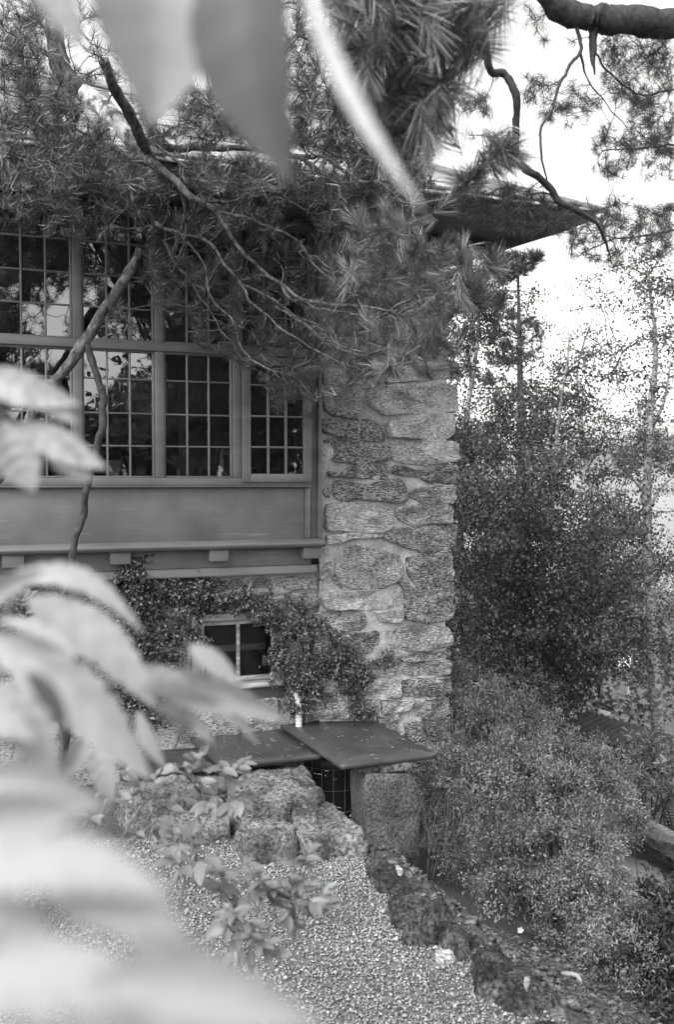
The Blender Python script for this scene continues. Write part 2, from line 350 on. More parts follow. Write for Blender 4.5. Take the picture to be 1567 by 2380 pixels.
# loose pebbles on the path
ico = bmesh.new(); bmesh.ops.create_icosphere(ico, subdivisions=1, radius=1); ico.verts.ensure_lookup_table()
IV = np.array([v.co[:] for v in ico.verts]); IF = np.array([[v.index for v in f.verts] for f in ico.faces]); ico.free()
OV = np.array([[1, 0, 0], [0, 1, 0], [-1, 0, 0], [0, -1, 0], [0, 0, 1], [0, 0, -1.]]); OF = np.array([[0, 1, 4], [1, 2, 4], [2, 3, 4], [3, 0, 4], [1, 0, 5], [2, 1, 5], [3, 2, 5], [0, 3, 5]])
pv = sample_poly([(-1.6, 2.2), (1.3, 2.2), (.95, 3.15), (.17, 4.98), (-.2, 5.1), (-1.6, 5.0)], 47000)
pd = (pv[:, 0] - EDGE0[0]) * EN[0] + (pv[:, 1] - EDGE0[1]) * EN[1]
keep = pd + .07 * vnoise(np.stack([pv[:, 0] * 6, pv[:, 1] * 6, pd * 0], -1), 4) + .05 * rng.random(len(pv)) < -.03; pv = pv[keep]
sz = (.0028 + .0040 * rng.random(len(pv)) ** 2) * np.where(rng.random(len(pv)) < .02, 1.9, 1.)
sc3 = sz[:, None] * (.65 + .6 * rng.random((len(pv), 3))) * [1, 1, .75]
aa = rng.random(len(pv)) * 6.283; ca, sa = np.cos(aa), np.sin(aa)
PVt, PFt = OV, OF
lv = PVt[None] * (1 + .3 * rng.random(size=(len(pv), len(PVt), 1))) * (1 + .2 * rng.normal(size=(len(pv), len(PVt), 1))) * sc3[:, None]
lv = np.stack([lv[..., 0] * ca[:, None] - lv[..., 1] * sa[:, None], lv[..., 0] * sa[:, None] + lv[..., 1] * ca[:, None], lv[..., 2]], -1)
cz = hgt(pv[:, 0], pv[:, 1]) + .007 + sz * (.2 + 1.0 * rng.random(len(pv)))
lv += np.concatenate([pv, cz[:, None]], 1)[:, None]
M['pebble'] = leafmat('pebble', .085, .36, 0., .3, 2, .75)
setp(MB().add(lv, (PFt[None] + (np.arange(len(pv)) * len(PVt))[:, None, None]).reshape(-1, 3)).build('gravel', M['pebble'], smooth=False), 'pale loose gravel covering the garden path', 'gravel', kind='stuff')

lowp = [(2.3, 7.2), (3.0, 7.0), (3.6, 7.6), (3.25, 8.6), (2.95, 9.3), (2.5, 10.5), (1.9, 10.6), (2.2, 9.0), (2.25, 8.0)]
sheet(lowp, .012, 'lower_path', M['farpath'], .08)

setp(MB().add([(-6000, 60, -22), (6000, 60, -22), (6000, 6000, -22), (-6000, 6000, -22)], [[0, 1, 2, 3]]).build('lake', M['water']), kind='structure')
for k, (dist, hh, sd) in enumerate(((1500, 75, 3), (2600, 190, 8))):
    xs = np.linspace(-2500, 3500, 160); rows = []
    for q, (fy, fz) in enumerate(((0, 0), (.25, .45), (.55, .85), (.8, 1.0), (1.4, 0))):
        prof = hh * (.62 + .5 * fbm(np.stack([xs * .0016, xs * 0 + sd, xs * 0], -1), 4, sd)) * fz
        rows.append(np.stack([xs, dist + fy * 500 + 60 * fbm(np.stack([xs * .003, xs * 0 + q, xs * 0], -1), 2, sd), -24 + prof], -1))
    hv = np.array(rows); i = np.arange(hv.shape[0] * hv.shape[1]).reshape(hv.shape[:2])
    setp(MB().add(hv, np.stack([i[:-1, :-1], i[:-1, 1:], i[1:, 1:], i[1:, :-1]], -1).reshape(-1, 4)).build('hills', M['grass'], smooth=True), kind='structure')

# ------------------------------------------------------------------ the stone house
house = setp(empty('stone_house', FP(-1.2, 0, 0)), 'rough granite house with grey painted bay window and slate hip roof', 'house')
# mortar core: pillar and basement wall, pillar face slightly in front of the basement wall
def mortar(s0, s1, z0, z1, n0, name, seed, hole=None):
    ss = np.arange(s0, s1 + 1e-6, .03); zs = np.arange(z0, z1 + 1e-6, .03); S, Z = np.meshgrid(ss, zs)
    H = n0 + .010 * fbm(np.stack([S * 11, Z * 14, S * 0], -1), 4, seed, .6)
    v = C0 + S[..., None] * T + H[..., None] * N + Z[..., None] * ZU; i = np.arange(S.size).reshape(S.shape)
    f = np.stack([i[:-1, :-1], i[:-1, 1:], i[1:, 1:], i[1:, :-1]], -1).reshape(-1, 4)
    if hole is not None:
        sc = (S[:-1, :-1] + .015).ravel(); zc = (Z[:-1, :-1] + .015).ravel()
        f = f[~((sc > hole[0]) & (sc < hole[1]) & (zc > hole[2]) & (zc < hole[3]))]
    mb = MB().add(v, f)
    if hole is None:
        mb.add(*fbox(s0 + .002, s1 - .004, n0 - .5, n0 - .03, z0, z1))
    else:
        a, b, c, d = hole
        for bx_ in ((s0, a, z0, z1), (b, s1, z0, z1), (a, b, z0, c), (a, b, d, z1)): mb.add(*fbox(bx_[0], bx_[1], n0 - .4, n0 - .03, bx_[2], bx_[3]))
    return mb.build(name, M['mortar'], house, smooth=True)
wall_p = mortar(-.955, -.012, -1.7, 3.5, -.004, 'wall', 5)
wall_b = mortar(-3.6, -.955, -.4, 1.27, -.034, 'wall', 11, hole=(-1.80, -1.19, .53, 1.01))

def chaik(p, k=2, cut=.22):
    p = np.array(p, float)
    for _ in range(k): q = np.roll(p, -1, 0); p = np.stack([(1 - cut) * p + cut * q, cut * p + (1 - cut) * q], 1).reshape(-1, 2)
    return p
def resample(p, n):
    q = np.concatenate([p, p[:1]]); d = np.concatenate([[0], np.cumsum(np.linalg.norm(np.diff(q, axis=0), axis=1))]); t = np.linspace(0, d[-1], n, endpoint=False)
    return np.stack([np.interp(t, d, q[:, 0]), np.interp(t, d, q[:, 1])], 1)
def stone(poly, parent, n0=0., seed=0, back=.07, mat=None, relief=.02):
    """rock-faced stone: an outline in facade coordinates (s, z), rings rising to an uneven cleft face"""
    o = resample(chaik(poly, 1, .1), 44); c = o.mean(0); o = c + (o - c) * [1.1, 1.15]; nz = fbm(np.stack([o[:, 0] * 22, o[:, 1] * 22, o[:, 0] * 0 + seed], -1), 3, 4)
    o = o + nrm(o - c) * (nz * .011)[:, None]
    rings = []; base = relief * (.35 + .5 * rng.random()); tilt = rng.normal(0, .1, 2)
    for sc_, up_ in ((1.0, -back), (1.0, -.004), (.992, .55), (.975, .9), (.93, 1.), (.8, 1.), (.62, 1.), (.4, 1.), (.18, 1.)):
        p = c + (o - c) * sc_
        if up_ <= 0: h = np.full(len(p), up_)
        else:
            q = np.stack([p[:, 0] * 7, p[:, 1] * 15, p[:, 0] * 0 + seed * 3.7], -1)
            f1 = fbm(q, 4, 21); ter = np.round(f1 * 2.2) / 2.2
            h = (base + relief * (.4 * f1 + .75 * ter) + ((p - c) * tilt).sum(1)) * min(1, up_) + .004
            h = np.maximum(h, .003 * up_)
        rings.append(C0 + p[:, :1] * T + (n0 + h)[:, None] * N + p[:, 1:] * ZU)
    v = np.concatenate(rings); m = 44; k = len(rings); i = (np.arange(k - 1) * m)[:, None]; j = np.arange(m)[None]; j2 = (j + 1) % m
    f = np.stack([i + j, i + j2, i + m + j2, i + m + j], -1).reshape(-1, 4)
    cen = v[-m:].mean(0); v = np.concatenate([v, [cen]]); jj = np.arange(m); t3 = np.stack([(k - 1) * m + jj, (k - 1) * m + (jj + 1) % m, np.full(m, k * m)], -1)
    return MB().add(v, f, t3).build('stone', mat or M[('stone', 'stone', 'stone_dark', 'stone_pale')[rng.integers(4)]], parent, smooth=False)
A2 = lambda pts: [(714.5 + x * .24, 814.8 + y * .24) for x, y in pts]
A3 = lambda pts: [(689.5 + x * .24, 1253.6 + y * .24) for x, y in pts]
PILLAR = [
 A2([(165,370),(450,365),(500,400),(515,520),(470,600),(390,640),(270,620),(190,590),(165,540)]),
 A2([(600,420),(640,350),(1400,330),(1418,580),(1280,575),(1120,590),(900,600),(740,600),(610,500)]),
 A2([(165,670),(560,670),(650,690),(695,750),(730,860),(640,875),(480,850),(330,830),(165,790)]),
 A2([(800,690),(1000,670),(1040,640),(1380,615),(1405,700),(1385,800),(1310,845),(1050,850),(900,830),(810,830),(785,760)]),
 A2([(180,880),(300,860),(600,900),(765,930),(780,1040),(720,1060),(560,1085),(320,1070),(180,1030)]),
 A2([(815,880),(1000,870),(1400,890),(1415,950),(1420,1050),(1300,1080),(1100,1095),(880,1070),(820,1020)]),
 A2([(210,1170),(340,1160),(480,1105),(750,1100),(765,1180),(740,1240),(560,1235),(300,1215),(210,1210)]),
 A2([(820,1140),(900,1110),(1050,1160),(1320,1115),(1410,1115),(1415,1240),(1320,1275),(1140,1270),(1100,1220),(930,1210),(840,1190)]),
 A2([(290,1260),(560,1300),(740,1260),(880,1250),(920,1340),(925,1440),(840,1465),(650,1440),(500,1440),(380,1455),(280,1420)]),
 A2([(985,1380),(1060,1340),(1250,1320),(1400,1310),(1410,1400),(1385,1470),(1290,1480),(1140,1480),(1080,1440),(990,1410)]),
 A2([(200,1500),(300,1490),(720,1480),(780,1530),(820,1580),(810,1680),(760,1740),(500,1740),(200,1730)]),
 A2([(870,1545),(900,1510),(1330,1500),(1390,1560),(1375,1660),(1200,1670),(1040,1690),(930,1650),(880,1620)]),
 A2([(190,1790),(330,1770),(520,1755),(720,1755),(710,1800),(540,1820),(380,1810),(330,1860),(185,1865)]),
 A2([(770,1790),(880,1730),(1150,1710),(1400,1690),(1405,1830),(1350,1910),(1150,1940),(960,1900),(870,1850),(770,1830)]),
 A2([(165,1330),(215,1330),(225,1380),(215,1430),(170,1420)]),
 A2([(165,215),(330,200),(560,215),(560,320),(400,330),(165,320)]),
 A2([(640,170),(900,140),(1390,150),(1405,250),(1200,270),(900,300),(660,300)]),
 A3([(390,250),(470,200),(500,90),(650,85),(800,120),(980,160),(990,270),(950,360),(880,440),(700,460),(500,450),(430,380),(400,310)]),
 A3([(1060,200),(1250,150),(1450,110),(1480,180),(1490,490),(1380,500),(1200,470),(1090,350)]),
 A3([(230,300),(270,240),(330,220),(330,270),(260,390),(225,370)]),
 A3([(320,350),(380,345),(440,440),(420,460),(360,420)]),
 A3([(990,365),(1030,370),(1150,495),(1040,480),(985,400)]),
 A3([(280,520),(600,505),(880,475),(985,465),(1010,600),(1000,640),(850,660),(560,670),(290,665)]),
 A3([(1060,520),(1200,510),(1490,520),(1495,720),(1450,770),(1290,785),(1150,775),(1045,745),(1065,620)]),
 A3([(200,715),(400,705),(640,715),(650,800),(620,865),(400,880),(210,860)]),
 A3([(740,700),(1005,690),(1000,780),(900,800),(800,790)]),
 A3([(890,900),(1000,845),(1465,850),(1470,1020),(1300,1050),(1090,1060),(900,1010)]),
 A3([(390,930),(640,905),(775,895),(780,1050),(650,1095),(390,1090)]),
 A3([(1015,1115),(1240,1100),(1460,1075),(1465,1130),(1250,1165),(1030,1175)]),
 A3([(1030,1240),(1150,1205),(1460,1170),(1465,1290),(1380,1300),(1100,1310),(1035,1290)]),
 A3([(690,1180),(850,1125),(985,1115),(985,1220),(930,1310),(720,1330)]),
 A3([(655,1370),(990,1350),(1000,1520),(840,1540),(660,1530)]),
 A3([(1025,1370),(1300,1350),(1465,1330),(1465,1490),(1200,1515),(1025,1510)]),
 A3([(830,1570),(1010,1540),(1140,1560),(1100,1640),(900,1690),(830,1680)]),
 A3([(1160,1590),(1250,1545),(1450,1530),(1462,1690),(1330,1720),(1170,1700)]),
 A3([(790,1720),(900,1720),(1000,1700),(960,1830),(860,1850),(790,1830)]),
 A3([(1060,1790),(1200,1745),(1450,1725),(1455,1920),(1300,1940),(1080,1930)]),
 A3([(1150,1965),(1450,1950),(1450,2150),(1150,2150)]),
 A3([(760,1900),(1030,1870),(1110,1960),(1110,2140),(760,2140)]),
 A3([(160,930),(360,930),(360,1090),(160,1100)]),
 A3([(160,1130),(650,1130),(640,1330),(160,1340)]),
 A3([(160,1370),(620,1360),(630,1540),(160,1550)]),
 A3([(160,1580),(480,1570),(480,1720),(160,1730)]), A3([(510,1580),(800,1560),(780,1700),(510,1720)]),
]
for k, pv_ in enumerate(PILLAR):
    sz_ = [W(x, y) for x, y in pv_]; corner = max(s for s, z in sz_) > -.06
    sz_ = [(s + (.012 * rng.random() + .004 if s > -.05 else 0), z) for s, z in sz_]
    stone(sz_, wall_p, 0., k * 1.7, .3 if corner else .07)
# courses hidden by the pine, up to the eaves, and down the foot of the pillar
def courses(parent, s0, s1, z0, z1, n0, seed, hole=None):
    z = z0
    while z < z1 - .05:
        h = min(.13 + .11 * rng.random(), z1 - z); s = s0
        while s < s1 - .04:
            w = .22 + .34 * rng.random(); e = min(s + w, s1)
            if s1 - e < .1: e = s1
            g = .012
            if hole is None or not (s < hole[1] and e > hole[0] and z < hole[3] and z + h > hole[2]):
                j = lambda: rng.normal(0, .009)
                m_ = (s + e) / 2
                p = [(s + g, z + g + j()), (m_ + j() * 3, z + g + j()), (e - g, z + g + j()), (e - g + j(), z + h / 2), (e - g, z + h - g + j()), (m_, z + h - g + j()), (s + g, z + h - g + j()), (s + g + j(), z + h / 2)]
                stone(p, parent, n0, seed + s * 5 + z * 3, .3 if e > -.05 else .05)
            s = e
        z += h
courses(wall_p, -.95, .0, 2.66, 3.46, 0, 50)
courses(wall_p, -.95, .0, -1.5, -.12, 0, 90)
BW = [[(452,1378),(500,1376),(546,1378),(545,1400),(520,1418),(480,1420),(452,1416)],
      [(577,1346),(628,1345),(628,1364),(577,1366)], [(641,1344),(728,1343),(729,1366),(645,1367)], [(500,1348),(558,1347),(560,1366),(502,1370)],
      [(560,1382),(640,1378),(735,1380),(732,1405),(690,1420),(600,1418),(556,1412)],
      [(690,1440),(745,1436),(748,1490),(690,1500)], [(688,1512),(748,1505),(746,1580),(690,1585)], [(690,1598),(748,1592),(748,1660),(692,1664)]]
for k, p in enumerate(BW): stone([W(x, y, -.03) for x, y in p], wall_b, -.03, 70 + k)
courses(wall_b, -3.5, -1.90, .0, 1.25, -.03, 130)
courses(wall_b, -1.88, -1.0, .05, .5, -.03, 150)

# bay window
NB = .10                                         # face of the bay
def fpart(name, a, mat='paint', parent=house, bevel=.003): return MB().add(*fbox(*a)).build(name, M[mat], parent, bevel=bevel)
MULL = [-2.985, -2.5, -2.02, -1.537]
JAMB = -1.052
fpart('post', (-1.052, -1.0, -.2, NB - .028, 1.475, 3.46), 'paint')
fpart('corner_moulding', (-.998, -.976, -.2, NB + .004, 1.478, 3.46), 'paint')
fpart('transom', (-3.6, -1.055, NB - .1, NB + .012, 2.622, 2.672))
fpart('head_beam', (-3.6, -1.055, NB - .1, NB + .012, 3.43, 3.47))
fpart('sill_rail', (-3.6, -1.055, NB - .1, NB + .012, 1.815, 1.862))
fpart('drip_moulding', (-3.6, -1.055, NB - .02, NB + .024, 1.806, 1.814), bevel=.002)
for s in MULL + [-3.47]:
    for z0, z1 in ((1.863, 2.621), (2.673, 3.429)): fpart('mullion', (s - .026, s + .026, NB - .09, NB + .006, z0, z1))
fpart('apron_panel', (-3.6, -1.088, NB - .05, NB - .018, 1.47, 1.806), 'paint_board')
fpart('panel_bead', (-1.085, -1.075, NB - .05, NB - .008, 1.478, 1.804), bevel=.002)
fpart('panel_stile', (-1.074, -1.053, NB - .05, NB + .0, 1.478, 1.804))
mb = MB(); prof = [(NB - .05, 1.476), (NB + .01, 1.476), (NB + .05, 1.462), (NB + .062, 1.452), (NB + .06, 1.44), (NB + .05, 1.432), (NB + .045, 1.424), (NB - .05, 1.424)]
v = [FP(s, n, z) for s in (-3.6, -.972) for n, z in prof]; k = len(prof); jj = np.arange(k)
mb.add(v, np.stack([jj, (jj + 1) % k, k + (jj + 1) % k, k + jj], -1)); mb.add(v, [[0, i + 1, i] for i in range(1, k - 1)], [[k, k + i, k + i + 1] for i in range(1, k - 1)])
mb.build('sill', M['paint'], house)
for s in (-3.48, -2.87, -2.262, -1.66, -1.048):
    fpart('bracket', (s - .06, s + .06, -.02, NB + .02, 1.348, 1.423))
fpart('base_board', (-3.6, -1.03, -.1, NB - .05, 1.305, 1.424), 'paint_board')
mb = MB(); prof = [(-.1, 1.30), (NB - .03, 1.303), (NB - .028, 1.29), (NB - .02, 1.262), (NB - .02, 1.25), (-.1, 1.25)]
v = [FP(s, n, z) for s in (-3.6, -1.0) for n, z in prof]; k = len(prof); jj = np.arange(k)
mb.add(v, np.stack([jj, (jj + 1) % k, k + (jj + 1) % k, k + jj], -1)); mb.add(v, [[k, k + i, k + i + 1] for i in range(1, k - 1)]); mb.build('base_moulding', M['paint'], house)
# windows: sash frame > muntins and panes
def window(s0, s1, z0, z1, rows, fr, n, mat='paint', name='window', cols=3, mw=.011, glass='glass'):
    mb = MB(); a = (s0 + .001, s1 - .001)
    for b in ((a[0], a[0] + fr, z0 + .001, z1 - .001), (a[1] - fr, a[1], z0 + .001, z1 - .001), (a[0] + fr, a[1] - fr, z0 + .001, z0 + fr), (a[0] + fr, a[1] - fr, z1 - fr, z1 - .001)):
        mb.add(*fbox(b[0], b[1], n - .04, n, b[2], b[3]))
    w = mb.build(name, M[mat], house, bevel=.002)
    i0, i1 = a[0] + fr, a[1] - fr; zz = [z0 + fr] + list(rows) + [z1 - fr]; ss = np.linspace(i0, i1, cols + 1)
    for s in ss[1:-1]: MB().add(*fbox(s - mw / 2, s + mw / 2, n - .03, n - .004, z0 + fr, z1 - fr)).build('muntin', M[mat], w, bevel=.0025)
    for z in rows: MB().add(*fbox(i0, i1, n - .028, n - .006, z - mw / 2 + .001, z + mw / 2 - .001)).build('muntin', M[mat], w, bevel=.0025)
    for i in range(cols):
        for j in range(len(zz) - 1):
            t = rng.normal(0, .0016, 2); q = []
            for s, z, e, g in ((ss[i], zz[j], -1, -1), (ss[i + 1], zz[j], 1, -1), (ss[i + 1], zz[j + 1], 1, 1), (ss[i], zz[j + 1], -1, 1)):
                q.append(FP(s, n - .018 + e * t[0] * .5 + g * t[1] * .5, z))
            MB().add(q, [[0, 1, 2, 3]]).build('pane', M[glass], w)
    return w
edges = [-3.47] + MULL + [JAMB]
for i in range(5):
    a = edges[i] + .026; b = edges[i + 1] - (.026 if i < 4 else .003)
    window(a, b, 2.672, 3.43, [2.868, 3.056, 3.248], .012, NB - .01)
    if i < 4: window(a, b, 1.862, 2.622, [2.053, 2.247, 2.45], .012, NB - .01)
    else: window(a + .0, b, 1.836, 2.615, [2.055, 2.247, 2.44], .052, NB + .032, mw=.013)
# basement window
fpart('window_casing', (-1.805, -1.752, -.06, -.005, .535, 1.008), 'paint_pale'); fpart('window_casing', (-1.236, -1.187, -.06, -.005, .535, 1.008), 'paint')
fpart('window_casing', (-1.751, -1.237, -.06, -.006, .962, 1.006), 'paint_pale')
fpart('basement_sill', (-1.80, -1.19, -.05, .035, .528, .562), 'paint_worn'); fpart('basement_apron', (-1.8, -1.19, -.05, -.01, .44, .527), 'dark_wood')
window(-1.75, -1.238, .564, .96, [], .03, -.035, 'paint_worn', 'basement_window', 2, .022, 'cellar_glass')
fpart('cellar_beam', (-1.76, -1.24, -.3, -.26, .72, .76), 'paint', bevel=.002)
# the room behind the bay and the cellar
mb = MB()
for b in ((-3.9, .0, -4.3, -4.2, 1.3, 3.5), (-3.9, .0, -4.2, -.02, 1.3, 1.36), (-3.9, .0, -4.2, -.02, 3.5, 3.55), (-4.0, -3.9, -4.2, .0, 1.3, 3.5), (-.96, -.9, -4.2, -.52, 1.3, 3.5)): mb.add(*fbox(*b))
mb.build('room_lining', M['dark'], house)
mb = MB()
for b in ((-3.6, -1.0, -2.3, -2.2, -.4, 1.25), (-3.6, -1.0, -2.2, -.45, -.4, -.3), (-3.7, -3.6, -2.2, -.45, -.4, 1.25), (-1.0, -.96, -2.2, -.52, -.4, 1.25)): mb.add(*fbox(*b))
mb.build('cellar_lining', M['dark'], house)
fpart('inner_sill', (-3.6, -1.06, -.25, -.002, 1.82, 1.85), 'paint_pale')
for s in (-1.93, -1.66): fpart('inner_casing', (s, s + .035, -1.6, -1.55, 2.35, 2.75), 'paint_pale')

# roof: hip corner, eaves, soffit
ES, EN_, EZ = .57, .59, 3.47                     # eave corner in facade coordinates (bottom of the fascia)
SD = nrm(np.array([-.57, 1., 0.]))               # the side eaves run this way, away from the camera
EC = FP(ES, EN_, 0)
def rp(a, b, z): return EC - T * a + SD * b + ZU * z          # a: left along the front eaves, b: back along the side eaves
def prism(quad_lo, quad_hi):
    return np.array(list(quad_lo) + list(quad_hi)), BOXF
LR = 5.2
roof_t = .0
fas = MB().add(*prism([rp(0, 0, EZ), rp(LR, 0, EZ), rp(LR, .03, EZ), rp(-.0, .03, EZ)], [rp(0, 0, EZ + .088), rp(LR, 0, EZ + .088), rp(LR, .03, EZ + .088), rp(-.0, .03, EZ + .088)]))
rise = .5
def slope(a, q, dz=0.):                          # a along the eaves, q up-slope distance in plan
    return EC - T * a - N * (q - .06) + ZU * (EZ + .10 + rise * q + dz)
# hip line in plan: start above the eave corner
roof = MB()
HL = 4.4
h0 = slope(-.10, -.06); 
top = []
hipd = nrm(np.array([-.918, .397, 0.]))
h1 = h0 + hipd * HL + ZU * (.36 * HL)
e1 = slope(LR, -.06)
hipn = np.dot(h1 - h0, -N); r1 = slope(LR, -.06 + 0)
u1 = e1 + (-N) * hipn + ZU * (h1[2] - h0[2])
dn = ZU * .03
roof.add(np.array([h0, e1, u1, h1, h0 - dn, e1 - dn, u1 - dn, h1 - dn]), [[3, 2, 1, 0], [4, 5, 6, 7], [0, 1, 5, 4], [0, 4, 7, 3]])
sb = h0 + SD * 5; st = h1 + SD * 2.5
roof.add(np.array([h0, h1, st, sb, h0 - dn, h1 - dn, st - dn, sb - dn]), [[0, 1, 2, 3], [7, 6, 5, 4], [0, 3, 7, 4]])
roof = roof.build('roof', M['dark_wood'], house)
fas.build('fascia', M['soffit'], roof, bevel=.003)
MB().add(*prism([rp(0, .031, EZ), rp(.03, .031, EZ), rp(.03, 5, EZ), rp(0, 5, EZ)], [rp(0, .031, EZ + .088), rp(.03, .031, EZ + .088), rp(.03, 5, EZ + .088), rp(0, 5, EZ + .088)])).build('fascia', M['soffit'], roof, bevel=.003)
# gutter-like eaves moulding running past the corner
for (p0, p1, o_) in ((rp(LR, 0, EZ + .09), rp(0, 0, EZ + .09), N), (rp(0, 0, EZ + .09), rp(0, 5, EZ + .09), T)):
    pr = [(0.001, .0), (.05, .035), (.09, .045), (.09, .06), (.0, .06)]; k = len(pr); vv = []
    for P_, ex in ((p0, 0), (p1, 1)):
        for a_, z_ in pr:
            vv.append(P_ + o_ * a_ + ZU * z_ + (T * a_ * 1.2 if (o_ is N and ex) else 0) + ((N * a_) if (o_ is T and not ex) else 0))
    jj = np.arange(k); m_ = MB().add(vv, np.stack([jj, (jj + 1) % k, k + (jj + 1) % k, k + jj], -1)); m_.add(vv, [[0, i + 1, i] for i in range(1, k - 1)], [[k, k + i, k + i + 1] for i in range(1, k - 1)])
    m_.build('eaves_moulding', M['soffit'], roof)
for (o0, o1, z0) in ((.031, .07, EZ + .03), (.08, .27, EZ + .045), (.285, .62, EZ + .055)):
    MB().add(*prism([rp(.031, o0, z0), rp(LR, o0, z0), rp(LR, o1, z0), rp(.031, o1, z0)], [rp(.031, o0, z0 + .02), rp(LR, o0, z0 + .02), rp(LR, o1, z0 + .02), rp(.031, o1, z0 + .02)])).build('soffit_board', M['soffit'], roof, bevel=.003)
for (o0, o1, z0) in ((.032, .075, EZ + .026), (.085, .30, EZ + .05), (.31, .60, EZ + .06)):
    MB().add(*prism([rp(o0, .62, z0), rp(o1, .62, z0), rp(o1, 5, z0), rp(o0, 5, z0)], [rp(o0, .62, z0 + .018), rp(o1, .62, z0 + .018), rp(o1, 5, z0 + .018), rp(o0, 5, z0 + .018)])).build('soffit_board', M['soffit'], roof, bevel=.003)
MB().add(*fbox(-.2, .42, -.12, .02, 3.40, 3.49)).build('eaves_beam', M['dark_wood'], roof, bevel=.006)
# slates: courses up the front slope, every slate a piece
sl = mesh_from('slate', np.array([[-.14, 0, 0], [.14, 0, 0], [.135, .26, 0], [-.135, .26, 0], [-.14, 0, .011], [.14, 0, .011], [.135, .26, .009], [-.135, .26, .009]]), [BOXF]); sl.materials.append(M['shingle'])
upv = nrm(-N + ZU * rise); nr_ = nrm(np.cross(-T, upv)); nr_ = nr_ if nr_[2] > 0 else -nr_
Rm = np.eye(4); Rm[:3, 0] = T; Rm[:3, 1] = upv; Rm[:3, 2] = np.cross(T, upv)
nsh = 0
for r_ in range(24):
    q = -.09 + r_ * .125
    a = -.10 + hipd.dot(-N) * 0 + q * (hipd.dot(-T) / max(1e-6, hipd.dot(-N))) * .98 + .02 + (.14 if r_ % 2 else 0)
    if nsh > 290: break
    while a < min(LR - .2, 4.9) and nsh <= 290:
        o = bpy.data.objects.new('shingle', sl); COL.objects.link(o); o.parent = roof
        m_ = Rm.copy(); jz = rng.normal(0, .02); m_[:3, 2] = nrm(m_[:3, 2] + T * rng.normal(0, .02)); p = slope(a + .14 + rng.normal(0, .006), q + rng.normal(0, .006), .012 + .012 + rng.random() * .008)
        m_[:3, 1] = nrm(m_[:3, 1] + m_[:3, 2] * (-.045 + rng.normal(0, .012))); m_[:3, 3] = p - root_base(house); o.matrix_local = Matrix(m_.tolist()); a += .285; nsh += 1
MB().add(*tube([h0 + ZU * .03, h1 + ZU * .05], .035, 6)).build('hip_cap', M['shingle'], roof)
# ------------------------------------------------------------------ slabs, rocks, bin, pipe, things in the room
def slab(corners, z, th, label, mat, seed):
    c = np.array([G(x, y, z)[:2] for x, y in corners]); o = []
    for i in range(4):
        a, b = c[i], c[(i + 1) % 4]
        for t in np.linspace(0, 1, 14, endpoint=False): o.append(a + (b - a) * t)
    o = np.array(o); cen = o.mean(0); o = o + nrm(o - cen) * (.0015 * fbm(np.stack([o[:, 0] * 18, o[:, 1] * 18, o[:, 0] * 0 + seed], -1), 3, 8))[:, None]
    m = len(o); v = []
    for sc_, zz in ((.994, -th), (1.0, -th * .6), (.9995, -th * .12), (.998, 0.), (.6, .0), (.25, .0)):
        p = cen + (o - cen) * sc_; v.append(np.concatenate([p, (z + zz + .0006 * fbm(np.stack([p[:, 0] * 9, p[:, 1] * 9, p[:, 0] * 0 + zz * 50], -1), 2, seed))[:, None]], 1))
    v = np.concatenate(v); k = 6; i = (np.arange(k - 1) * m)[:, None]; j = np.arange(m)[None]; j2 = (j + 1) % m
    f = np.stack([i + j, i + j2, i + m + j2, i + m + j], -1).reshape(-1, 4); v = np.concatenate([v, [v[-m:].mean(0)], [v[:m].mean(0)]]); jj = np.arange(m)
    t3 = np.concatenate([np.stack([(k - 1) * m + jj, (k - 1) * m + (jj + 1) % m, np.full(m, k * m)], -1), np.stack([(jj + 1) % m, jj, np.full(m, k * m + 1)], -1)])
    return setp(MB().add(v, f, t3).build('slate_slab', mat), label, 'slab', 'slate slabs along the wall')
slab([(794, 1780), (1016, 1753), (872, 1676), (637, 1674)], .262, .024, 'large dark slate slab jutting out over the pit, with the white pipe on it', M['slate'], 1)
slab([(507, 1777), (752, 1755), (632, 1672), (418, 1690)], .236, .024, 'dark slate slab in the middle, lying on the flat rocks', M['slate'], 5)
slab([(277, 1797), (503, 1778), (458, 1737), (330, 1745)], .222, .035, 'leftmost dark slate slab, half hidden by pale leaves', M['slate'], 9)

